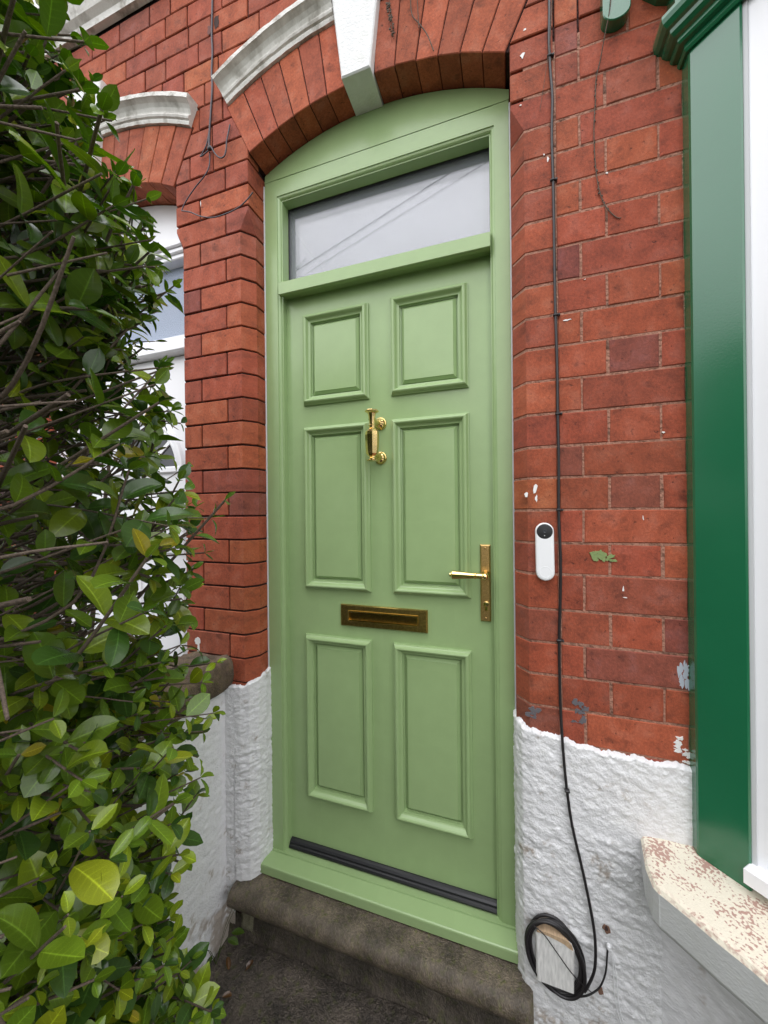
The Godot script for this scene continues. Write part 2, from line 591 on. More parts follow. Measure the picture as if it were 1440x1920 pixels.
# path: plan points (x, z) left to right as seen from outside; tops: y along the path (0..1)
func render_patch(path: PackedVector2Array, y0: float, top: Callable, cell: float, amp: float, along: Vector2, bottom = null) -> Shape:
	var cv := Curve2D.new()
	for p in path:
		cv.add_point(p)
	var ln := cv.get_baked_length()
	cv.bake_interval = cell
	var nu := int(ln / cell)
	var rows := []
	var nv := int((float(top.call(0.5)) - y0) / cell)
	for r in nv + 1:
		var row := PackedVector3Array()
		for k in nu + 1:
			var f := float(k) / nu
			var p := cv.sample_baked(f * ln)
			var d := (cv.sample_baked(minf(f * ln + 0.012, ln)) - cv.sample_baked(maxf(f * ln - 0.012, 0.0))).normalized()
			var nrm := Vector3(-d.y, 0, d.x)
			var yb := y0 if bottom == null else float(bottom.call(f))
			var y := lerpf(yb, top.call(f), float(r) / nv)
			var q := Vector3(p.x, y, p.y)
			var h := rough_at(q, along) * amp
			var edge := clampf((nv - r) / 1.5, 0.0, 1.0)
			h = lerpf(-0.012, maxf(h, -0.0052), edge)
			row.append(q + nrm * h)
		rows.append(row)
	var s := Shape.new()
	s.grid(rows, false, false)
	# splashes of dirt and bare patches low down, with ragged edges
	for k in s.v.size():
		var q := s.v[k]
		var g := rough_a.get_noise_3d(q.x * 0.8 + 30.0, q.y * 0.6, q.z * 0.8) + 0.35 * rough_a.get_noise_3d(q.x * 4.0, q.y * 4.0 + 9.0, q.z * 4.0)
		var low := smoothstep(0.34, 0.02, q.y)
		var stain := clampf((g - 0.42 + 0.62 * low) * 3.0, 0.0, 1.0) * 0.75
		s.c[k] = Color(1, 1, 1).lerp(Color(0.40, 0.31, 0.22), stain)
	return s

# ---------------------------------------------------------------- the place
func _ready() -> void:
	rng.seed = 4711
	var cam := Camera3D.new()
	cam.name = "camera"
	cam.position = Vector3(0.4275, 1.53, 1.2276)
	cam.basis = Basis.from_euler(Vector3(0.0010, 0.3270, -0.0102), EULER_ORDER_YXZ)
	cam.fov = 107.84
	cam.near = 0.02
	cam.far = 400.0
	add_child(cam)
	cam.current = true

	var env := Environment.new()
	env.background_mode = Environment.BG_SKY
	env.tonemap_mode = Environment.TONE_MAPPER_LINEAR
	env.tonemap_exposure = 1.36
	env.sdfgi_enabled = true
	env.ssao_enabled = true
	env.ssil_enabled = true
	var sky := Sky.new()
	sky.sky_material = overcast()
	env.sky = sky
	env.background_energy_multiplier = 2.9
	var we := WorldEnvironment.new()
	we.name = "daylight"
	we.environment = env
	add_child(we)
	var sun := DirectionalLight3D.new()
	sun.name = "sun"
	sun.light_energy = 0.45
	sun.light_color = Color(1.0, 0.98, 0.95)
	sun.light_angular_distance = 150.0
	sun.shadow_enabled = true
	add_child(sun)
	sun.look_at_from_position(Vector3(0, 0, 0), Vector3(-0.25, -0.85, -0.55), Vector3.UP)

	make_materials()
	setup_rough()
	ground()
	facade()
	door_frame()
	front_door()
	neighbour_door()
	step_and_walls()
	bay_window()
	hallway()
	fittings()
	vines_and_marks()
	hedge()
	weeds()
	overhead_wire()

func overcast() -> PanoramaSkyMaterial:
	var w := 512
	var h := 256
	var f := FastNoiseLite.new()
	f.seed = 77
	f.frequency = 0.9
	f.fractal_octaves = 5
	var data := PackedByteArray()
	data.resize(w * h * 3)
	for y in h:
		var el := (0.5 - (y + 0.5) / h) * PI
		for x in w:
			var az := TAU * x / w
			var d := Vector3(cos(el) * cos(az), sin(el), cos(el) * sin(az))
			var t: float
			var c: Color
			if el > -0.02:
				var n := f.get_noise_3d(d.x * 1.5 + 4.0, d.y * 3.0, d.z * 1.5)
				t = 0.25 + 0.60 * clampf(sin(el), 0.0, 1.0) + 0.26 * n
				t = clampf(t, 0.2, 1.0)
				c = Color(t * 0.97, t * 0.98, t * 1.04)
			else:
				c = Color(0.16, 0.155, 0.15)
			c = c.linear_to_srgb()
			var k := (y * w + x) * 3
			data[k] = clampi(int(c.r * 255), 0, 255)
			data[k + 1] = clampi(int(c.g * 255), 0, 255)
			data[k + 2] = clampi(int(c.b * 255), 0, 255)
	var m := PanoramaSkyMaterial.new()
	m.panorama = ImageTexture.create_from_image(Image.create_from_data(w, h, false, Image.FORMAT_RGB8, data))
	return m

func ground() -> void:
	var s := Shape.new()
	s.quad(Vector3(-150, -0.012, 150), Vector3(150, -0.012, 150), Vector3(150, -0.012, -6), Vector3(-150, -0.012, -6))
	struct("ground", s, mats.asphalt)
	# path slabs in front of the door
	s = Shape.new()
	s.col = Color(0.95, 0.95, 0.95)
	s.box(Vector3(0.02, -0.03, 0.52), Vector3(1.16, 0.06, 0.78), 0.006)
	s.box(Vector3(0.02, -0.031, 1.31), Vector3(1.16, 0.06, 0.78), 0.006)
	s.box(Vector3(0.02, -0.029, 2.10), Vector3(1.16, 0.06, 0.78), 0.006)
	struct("path", s, mats.paving)
	# clipped hedge along the street side of the garden, behind the camera: it closes off the low sky
	s = Shape.new()
	var n := FastNoiseLite.new()
	n.seed = 8
	n.frequency = 3.0
	n.fractal_octaves = 4
	s.col = Color(0.055, 0.10, 0.025)
	var rows := []
	for r in 40:
		var row := PackedVector3Array()
		for q in 19:
			var a := PI * q / 18.0
			var p := Vector3(lerpf(-6.0, 7.0, r / 39.0), 1.42 * pow(sin(a), 0.5), 3.9 + 0.35 * signf(cos(a)) * pow(absf(cos(a)), 0.6))
			row.append(p + Vector3(0, sin(a), cos(a)) * n.get_noise_3d(p.x, p.y, p.z) * 0.12)
		rows.append(row)
	s.grid(rows)
	struct("street_hedge", s, mats.green_stem)
	s = Shape.new()
	s.box(Vector3(-1.6, -0.02, 1.2), Vector3(1.74, 0.08, 2.1), 0.02)
	struct("flower_bed", s, mats.soil)

# ---------------------------------------------------------------- brick front
func left_beds() -> Array:
	var ys := []
	for k in 21:
		ys.append(0.9220 + 0.0857 * (k - 1) if k < 16 else lerpf(2.1213, 2.5465, (k - 15) / 5.0))
	ys.append_array([2.6322, 2.7111, 2.7967, 2.8853, 2.968, 3.0526, 3.1362, 3.2173, 3.3008, 3.3794, 3.463, 3.547])
	return ys

func facade() -> void:
	var t := thing("brick_facade", "red brick terrace front with two segmental arched doorways and white roughcast plinth", "brick wall", Vector3(0, 0, FACE))
	var c0 := Vector2(0.0, 1.915)
	var c1 := Vector2(PARTY * 2.0 - 0.003, 1.897)
	var r0 := 1.0
	var r1 := 1.216
	# arch regions that the ordinary bricks are cut by
	var cuts := []
	for c in [c0, c1]:
		var q := arc(c, r1 + 0.002, -26.0, 25.4 if c == c0 else 26.2, 28)
		q.append(c + Vector2(sin(deg_to_rad(25.4 if c == c0 else 26.2)), cos(deg_to_rad(25.4 if c == c0 else 26.2))) * 0.90)
		q.append(c + Vector2(sin(deg_to_rad(-26.0)), cos(deg_to_rad(-26.0))) * 0.90)
		if Geometry2D.is_polygon_clockwise(q):
			q.reverse()
		cuts.append(q)
		var door := PackedVector2Array([Vector2(c.x + REVEAL_L - 0.002 if c == c0 else PARTY * 2.0 - REVEAL_R, 0.0), Vector2(c.x + REVEAL_R + 0.002 if c == c0 else PARTY * 2.0 - REVEAL_L, 0.0), Vector2(c.x + REVEAL_R if c == c0 else PARTY * 2.0 - REVEAL_L, 2.83), Vector2(c.x + REVEAL_L if c == c0 else PARTY * 2.0 - REVEAL_R, 2.83)])
		cuts.append(door)
	# keystones also interrupt the coursing
	var keys := []
	for c in [c0, c1]:
		var kx: float = c.x
		var ky: float = c.y - c0.y
		var key := PackedVector2Array([Vector2(kx - 0.066, 2.905 + ky), Vector2(kx + 0.031, 2.905 + ky), Vector2(kx + 0.083, 3.34 + ky), Vector2(kx - 0.117, 3.34 + ky)])
		keys.append(key)
		cuts.append(key)

	# mortar bed behind the bricks, with the door openings cut out, and the wall's thickness
	var wall := PackedVector2Array([Vector2(-2.6, 0.0), Vector2(0.86, 0.0), Vector2(0.86, 4.0), Vector2(-2.6, 4.0)])
	var holes := []
	for c in [c0, c1]:
		var left: float = REVEAL_L - 0.006 if c == c0 else PARTY * 2.0 - REVEAL_R - 0.006
		var right: float = REVEAL_R + 0.006 if c == c0 else PARTY * 2.0 - REVEAL_L + 0.006
		if c == c0:
			left -= 0.029
			right += 0.029
		else:
			right += 0.029
		var q := PackedVector2Array([Vector2(right, -1.0)])
		var a0 := rad_to_deg(asin((right - c.x) / (r0 + 0.01)))
		var a1 := rad_to_deg(asin((left - c.x) / (r0 + 0.01)))
		q.append_array(arc(c, r0 + 0.008, a0, a1, 24))
		q.append(Vector2(left, -1.0))
		if Geometry2D.is_polygon_clockwise(q):
			q.reverse()
		holes.append(q)
	var sheets := [wall]
	for hole in holes:
		var next := []
		for p in sheets:
			next.append_array(Geometry2D.clip_polygons(p, hole))
		sheets = next
	# left of the middle of the doorway the pointing is dark, on the right wall it is buff
	var half := PackedVector2Array([Vector2(0.30, -1), Vector2(2, -1), Vector2(2, 2.80), Vector2(0.30, 2.80)])
	for p in sheets:
		for side in [0, 1]:
			var bits := Geometry2D.clip_polygons(p, half) if side == 0 else Geometry2D.intersect_polygons(p, half)
			for q in bits:
				var s := Shape.new()
				var z := FACE - (0.0075 if side == 0 else 0.0020)
				extrude_poly(s, q, -0.10, z)
				obj("mortar_joints", s, mats.dark_mortar if side == 0 else mats.buff_mortar, t)
	# splayed mortar behind the corner bricks
	for side in [-1.0, 1.0]:
		var xr := REVEAL_R if side > 0 else REVEAL_L
		var s := Shape.new()
		var d := 0.0022 if side > 0 else 0.006
		var poly := PackedVector2Array([Vector2(xr + side * d, -0.10), Vector2(xr + side * d, 0.079 - d * 0.4), Vector2(xr + side * 0.0345, FACE - d * 1.4), Vector2(xr + side * 0.042, FACE - d), Vector2(xr + side * 0.042, -0.10)])
		s.loft([ring_y(poly, 0.0), ring_y(poly, 2.655 if side > 0 else 2.620)])
		obj("mortar_joints", s, mats.buff_mortar if side > 0 else mats.dark_mortar, t)
		s = Shape.new()
		poly = PackedVector2Array([Vector2(xr + side * d, -0.10), Vector2(xr + side * d, FACE - 0.0075), Vector2(xr + side * 0.042, FACE - 0.0075), Vector2(xr + side * 0.042, -0.10)])
		s.loft([ring_y(poly, 2.655 if side > 0 else 2.620), ring_y(poly, 2.835)])
		obj("mortar_joints", s, mats.dark_mortar, t)
	var sn := Shape.new()
	var xn := PARTY * 2.0 - REVEAL_L
	var pn := PackedVector2Array([Vector2(xn - 0.006, -0.10), Vector2(xn - 0.006, 0.076), Vector2(xn + 0.0345, FACE - 0.009), Vector2(xn + 0.042, FACE - 0.0075), Vector2(xn + 0.042, -0.10)])
	pn[0].x = xn + 0.006
	pn[1].x = xn + 0.006
	sn.loft([ring_y(pn, 0.0), ring_y(pn, 2.60)])
	obj("mortar_joints", sn, mats.dark_mortar, t)

	# right wall: alternate courses
	var yr := [0.8140, 0.9044, 0.9955, 1.0829, 1.1708, 1.261, 1.3573, 1.4422, 1.5318, 1.6193, 1.704, 1.794, 1.884, 1.9745, 2.0598, 2.1476, 2.2406, 2.3231, 2.4083, 2.496, 2.5811, 2.6713, 2.7537, 2.8361, 2.922, 3.008, 3.094, 3.2173]
	for k in yr.size() - 1:
		var y0: float = yr[k]
		var y1: float = yr[k + 1]
		var a := k % 2 == 0
		var stop := 1 if k == 20 else (2 if k > 20 else 0)
		var xs := [0.551, 0.671, 0.787, 0.905] if a else [0.551, 0.6105, 0.840, 0.905]
		if k == 22:
			xs = [0.551, 0.610, 0.724, 0.905]
		if k < 23:
			corner_brick(t, 1.0, REVEAL_R, xs[0], y0, y1, stop, 0.95)
		else:
			face_brick(t, 0.40, xs[0], y0, y1, cuts, 0.92)
		for q in xs.size() - 1:
			face_brick(t, xs[q], xs[q + 1], y0, y1, cuts, 0.97)
	# left pier and the wall above it
	var yl := left_beds()
	for k in yl.size() - 1:
		var y0: float = yl[k]
		var y1: float = yl[k + 1]
		var a := k % 2 == 0
		if y0 < 2.75:
			var stop := 1 if k == 20 else (2 if k > 20 else 0)
			var xa := -0.547 if a else -0.665
			corner_brick(t, -1.0, REVEAL_L, xa, y0, y1, stop)
			corner_brick(t, 1.0, PARTY * 2.0 - REVEAL_L, xa, y0, y1, stop)
			# far jamb of the neighbour's doorway
			if y0 > 0.9:
				var xf := PARTY * 2.0 - REVEAL_R
				var s := Shape.new()
				s.col = brick_tone(1.0)
				slab_xz(s, PackedVector2Array([Vector2(xf - (0.23 if a else 0.11), -0.02), Vector2(xf, -0.02), Vector2(xf, FACE), Vector2(xf - (0.23 if a else 0.11), FACE)]), y0 + 0.003, y1 - 0.003, 0.002)
				obj("brick", s, mats.brick_clay, t)
		else:
			var off: float = [0.0, 0.083, 0.02, 0.11, 0.05][k % 5]
			var x := -0.555 - off
			if y0 < 2.82:
				face_brick(t, -0.602, -0.40, y0, y1, cuts)
				face_brick(t, -0.7124, -0.602, y0, y1, cuts)
				face_brick(t, -0.86, -0.7124, y0, y1, cuts)
				continue
			while x < (0.15 if y0 < 3.2 else 0.72):
				var w := 0.163 if (k + int(x * 7.0)) % 3 != 0 else 0.108
				face_brick(t, x, x + w, y0, y1, cuts)
				x += w
			x = -0.555 - off
			while x > -1.75:
				var w := 0.163 if (k + int(x * 9.0)) % 3 != 0 else 0.108
				face_brick(t, x - w, x, y0, y1, cuts)
				x -= w
	# voussoirs
	for c in [c0, c1]:
		for side in [0, 1]:
			var a_out := -26.1 if side == 0 else 25.2
			if c == c1 and side == 1:
				a_out = 26.0
			var a_in := -3.85 if side == 0 else 1.95
			for k in 6:
				if c == c1 and side == 0 and k > 2:
					continue
				var a0 := deg_to_rad(lerpf(a_in, a_out, k / 6.0))
				var a1 := deg_to_rad(lerpf(a_in, a_out, (k + 1) / 6.0))
				var g := 0.0017
				var sg := signf(a1 - a0)
				var poly := PackedVector2Array()
				for q in [[a0, r0, 1], [a1, r0, -1], [a1, r1, -1], [a0, r1, 1]]:
					var radial := Vector2(sin(q[0]), cos(q[0]))
					var tangent := Vector2(radial.y, -radial.x)
					poly.append(c + radial * (q[1] + rng.randf_range(-0.0015, 0.0015)) + tangent * (g * q[2] * sg))
				if Geometry2D.is_polygon_clockwise(poly):
					poly.reverse()
				var s := Shape.new()
				s.col = brick_tone(1.08) * Color(1.0, 1.04, 1.0)
				slab_xy(s, poly, 0.002, FACE + 0.001 + rng.randf_range(-0.001, 0.001), 0.002)
				obj("arch_brick", s, mats.brick_clay, t)
		# mortar between them
		var s := Shape.new()
		var ring := arc(c, r0 + 0.005, -26.0, 25.2, 30)
		var outer := arc(c, r1, 25.2, -26.0, 30)
		ring.append_array(outer)
		extrude_poly(s, ring, 0.0, FACE - 0.0045)
		obj("mortar_joints", s, mats.dark_mortar, t)
		# keystone
		s = Shape.new()
		slab_xy(s, keys[0 if c == c0 else 1], 0.001, 0.151, 0.004)
		obj("keystone", s, mats.keystone_paint, t)
		# hood mould over the arch, in two halves either side of the keystone
		var prof := [Vector2(0, -0.01), Vector2(0, 0.010), Vector2(0.008, 0.013), Vector2(0.013, 0.013), Vector2(0.016, 0.019), Vector2(0.022, 0.022), Vector2(0.028, 0.019), Vector2(0.030, 0.015), Vector2(0.036, 0.0165), Vector2(0.046, 0.022), Vector2(0.055, 0.031), Vector2(0.061, 0.042), Vector2(0.063, 0.047), Vector2(0.076, 0.048), Vector2(0.079, 0.045), Vector2(0.081, -0.01)]
		for side in [0, 1]:
			var a0 := -25.7 if side == 0 else 3.0
			var a1 := -4.6 if side == 0 else 25.7
			s = Shape.new()
			var rows := []
			var n := 22
			for k in n + 1:
				var ang := deg_to_rad(lerpf(a0, a1, float(k) / n))
				var row := PackedVector3Array()
				for p in prof:
					var wob := rough_a.get_noise_2d(ang * 4.0, p.x * 9.0) * 0.0012
					var q: Vector2 = c + Vector2(sin(ang), cos(ang)) * (r1 + p.x + wob)
					row.append(Vector3(q.x, q.y, FACE + p.y + wob))
				rows.append(row)
			for k in n:
				s.strip(rows[k + 1], rows[k])
			s.cap(rows[0], Vector3(-1, -0.4, 0))
			s.cap(rows[n], Vector3(1, -0.4, 0))
			obj("hood_mould", s, mats.weathered_white, t)
	# moulded string course high up
	var s2 := Shape.new()
	var sp := [Vector2(0.0, 3.560), Vector2(0.022, 3.562), Vector2(0.026, 3.585), Vector2(0.045, 3.60), Vector2(0.062, 3.64), Vector2(0.066, 3.645), Vector2(0.070, 3.70), Vector2(0.0, 3.72)]
	var ra := PackedVector3Array()
	var rb := PackedVector3Array()
	for p in sp:
		ra.append(Vector3(-2.6, p.y, FACE + p.x))
		rb.append(Vector3(0.9, p.y, FACE + p.x))
	s2.strip(ra, rb)
	obj("string_course", s2, mats.weathered_white, t)
	s2 = Shape.new()
	s2.box(Vector3(-0.85, 3.86, FACE + 0.012), Vector3(3.5, 0.28, 0.03), 0.003)
	obj("painted_band", s2, mats.masonry_paint, t)

	# roughcast plinths
	var right_top := func(f: float) -> float: return lerpf(0.937, 0.903, smoothstep(0.15, 0.7, f)) + 0.007 * rough_a.get_noise_2d(f * 0.9, 4.0) + 0.004 * rough_a.get_noise_2d(f * 4.0, 9.0)
	var pr := PackedVector2Array([Vector2(0.4345, 0.0), Vector2(0.4335, 0.05), Vector2(0.438, 0.094), Vector2(0.454, 0.122), Vector2(0.478, 0.131), Vector2(0.55, 0.131), Vector2(0.70, 0.131), Vector2(0.86, 0.130)])
	obj("roughcast_plinth", render_patch(pr, -0.02, right_top, 0.0034, 0.0084, Vector2(0.90, -0.42)), mats.masonry_paint, t)
	var left_top := func(f: float) -> float: return lerpf(0.913, 0.955, smoothstep(0.3, 1.0, f)) + 0.006 * rough_a.get_noise_2d(f * 0.9, 14.0)
	var left_bottom := func(f: float) -> float: return 0.19 if f > 0.3 else 0.06
	var pl := PackedVector2Array([Vector2(-0.60, 0.133), Vector2(-0.53, 0.134), Vector2(-0.495, 0.131), Vector2(-0.466, 0.119), Vector2(-0.447, 0.093), Vector2(-0.4400, 0.060), Vector2(-0.4395, 0.0)])
	obj("roughcast_plinth", render_patch(pl, 0.06, left_top, 0.0034, 0.0084, Vector2(0.82, 0.55), left_bottom), mats.masonry_paint, t)

# ---------------------------------------------------------------- green door frame
func door_frame() -> void:
	var t := thing("door_frame", "sage green door frame with glazed fanlight and curved head board under the brick arch", "door frame", Vector3(0, 0.26, 0.0))
	var zf := 0.030
	# moulded inner edge: (distance in from the arris, z)
	var ov := [Vector2(0.0, zf), Vector2(0.0005, zf - 0.0035), Vector2(0.003, zf - 0.004), Vector2(0.007, zf - 0.0055), Vector2(0.010, zf - 0.009), Vector2(0.0115, zf - 0.013), Vector2(0.0145, zf - 0.0135), Vector2(0.0145, -0.05)]
	var inner := 0.3905
	for side in [-1.0, 1.0]:
		var s := Shape.new()
		var outer := REVEAL_L + 0.003 if side < 0 else REVEAL_R - 0.003
		var plan := PackedVector2Array([Vector2(outer, -0.05), Vector2(outer, zf - 0.002), Vector2(outer - side * 0.002, zf)])
		for p in ov:
			plan.append(Vector2(side * (inner - p.x), p.y))
		s.loft([ring_y(plan, 0.262), ring_y(plan, 2.779)])
		obj("jamb", s, mats.sage_paint, t)
		s = Shape.new()
		s.box(Vector3(REVEAL_L + 0.0005 if side < 0 else REVEAL_R - 0.0005, 1.52, 0.0295), Vector3(0.007, 2.5, 0.007), 0.002)
		obj("sealant_bead", s, mats.sealant, t)
	# head with the same moulding on its lower edge
	var s := Shape.new()
	var ya := 2.718
	var ra := PackedVector3Array([Vector3(-inner, 2.7775, -0.05), Vector3(-inner, 2.7775, zf + 0.0005)])
	var rb := PackedVector3Array([Vector3(inner, 2.7775, -0.05), Vector3(inner, 2.7775, zf + 0.0005)])
	for p in ov:
		var m: float = 0.0145 if p.y < 0.017 else p.x
		ra.append(Vector3(-inner + m, ya - p.x, p.y + (0.0005 if p.y == zf else 0.0)))
		rb.append(Vector3(inner - m, ya - p.x, p.y + (0.0005 if p.y == zf else 0.0)))
	s.strip(rb, ra)
	obj("head", s, mats.sage_paint, t)
	# curved board that fills the arch
	s = Shape.new()
	var board := arc(Vector2(0, 1.915), 0.996, -26.3, 25.9, 30)
	board.append(Vector2(REVEAL_R - 0.003, 2.7815))
	board.append(Vector2(REVEAL_L + 0.003, 2.7815))
	extrude_poly(s, board, -0.05, zf - 0.0005)
	obj("head_board", s, mats.sage_paint, t)
	s = Shape.new()
	s.quad(Vector3(REVEAL_L + 0.004, 2.776, zf - 0.004), Vector3(REVEAL_R - 0.004, 2.776, zf - 0.004), Vector3(REVEAL_R - 0.004, 2.784, zf - 0.004), Vector3(REVEAL_L + 0.004, 2.784, zf - 0.004))
	obj("board_joint", s, mats.gasket, t)
	# transom rail below the fanlight, standing proud of the frame
	s = Shape.new()
	var tr := [Vector2(-0.035, 2.432), Vector2(-0.028, 2.430), Vector2(0.036, 2.384), Vector2(0.045, 2.3825), Vector2(0.0465, 2.381), Vector2(0.0465, 2.339), Vector2(0.0445, 2.3375), Vector2(0.041, 2.3385), Vector2(0.039, 2.3375), Vector2(0.033, 2.3370), Vector2(0.027, 2.3385), Vector2(0.023, 2.342), Vector2(0.020, 2.3425), Vector2(0.020, 2.3455), Vector2(-0.05, 2.3455)]
	ra = PackedVector3Array()
	rb = PackedVector3Array()
	for p in tr:
		ra.append(Vector3(-0.3765, p.y, p.x))
		rb.append(Vector3(0.3765, p.y, p.x))
	s.strip(ra, rb)
	s.cap(ra, Vector3(-1, 0, 0))
	s.cap(rb, Vector3(1, 0, 0))
	obj("transom_rail", s, mats.sage_paint, t)
	# fanlight: two panes with a black spacer and gasket
	s = Shape.new()
	for z in [-0.030, -0.046]:
		s.box(Vector3(0, 2.566, z), Vector3(0.762, 0.292, 0.004), 0.0)
	obj("fanlight_glass", s, mats.pane, t)
	s = Shape.new()
	for q in [[0.0, 2.7045, 0.77, 0.010], [0.0, 2.4265, 0.77, 0.012]]:
		s.box(Vector3(q[0], q[1], -0.036), Vector3(q[2], q[3], 0.026), 0.001)
	for q in [-0.3765, 0.3765]:
		s.box(Vector3(q, 2.566, -0.036), Vector3(0.006, 0.27, 0.026), 0.001)
	obj("glazing_gasket", s, mats.gasket, t)
	# sill: frame sill, drip groove and nosing
	s = Shape.new()
	var sl := [Vector2(-0.05, 0.268), Vector2(0.036, 0.2675), Vector2(0.0375, 0.2635), Vector2(0.0400, 0.2635), Vector2(0.0415, 0.2670), Vector2(0.088, 0.2605), Vector2(0.0915, 0.2585), Vector2(0.0925, 0.255), Vector2(0.0925, 0.228), Vector2(0.0905, 0.2255), Vector2(0.0, 0.2255)]
	ra = PackedVector3Array()
	rb = PackedVector3Array()
	for p in sl:
		ra.append(Vector3(-0.4595, p.y, p.x))
		rb.append(Vector3(0.4355, p.y, p.x))
	s.strip(ra, rb)
	s.cap(ra, Vector3(-1, 0, 0))
	s.cap(rb, Vector3(1, 0, 0))
	obj("sill", s, mats.sage_paint, t)

# rectangular moulding: profile of (inset, height); bounds in x, y; base plane z
func moulding(s: Shape, x0: float, x1: float, y0: float, y1: float, z: float, prof: Array) -> void:
	for k in prof.size() - 1:
		var a: Vector2 = prof[k]
		var b: Vector2 = prof[k + 1]
		var pa := [Vector3(x0 + a.x, y0 + a.x, z + a.y), Vector3(x1 - a.x, y0 + a.x, z + a.y), Vector3(x1 - a.x, y1 - a.x, z + a.y), Vector3(x0 + a.x, y1 - a.x, z + a.y)]
		var pb := [Vector3(x0 + b.x, y0 + b.x, z + b.y), Vector3(x1 - b.x, y0 + b.x, z + b.y), Vector3(x1 - b.x, y1 - b.x, z + b.y), Vector3(x0 + b.x, y1 - b.x, z + b.y)]
		for q in 4:
			s.quad(pa[q], pa[(q + 1) % 4], pb[(q + 1) % 4], pb[q])
	var e: Vector2 = prof[-1]
	s.quad(Vector3(x0 + e.x, y0 + e.x, z + e.y), Vector3(x1 - e.x, y0 + e.x, z + e.y), Vector3(x1 - e.x, y1 - e.x, z + e.y), Vector3(x0 + e.x, y1 - e.x, z + e.y))

func panelled_face(s: Shape, xs: Array, ys: Array, z: float, holes: Array) -> void:
	for a in xs.size() - 1:
		for b in ys.size() - 1:
			if [a, b] in holes:
				continue
			s.quad(Vector3(xs[a], ys[b], z), Vector3(xs[a + 1], ys[b], z), Vector3(xs[a + 1], ys[b + 1], z), Vector3(xs[a], ys[b + 1], z))

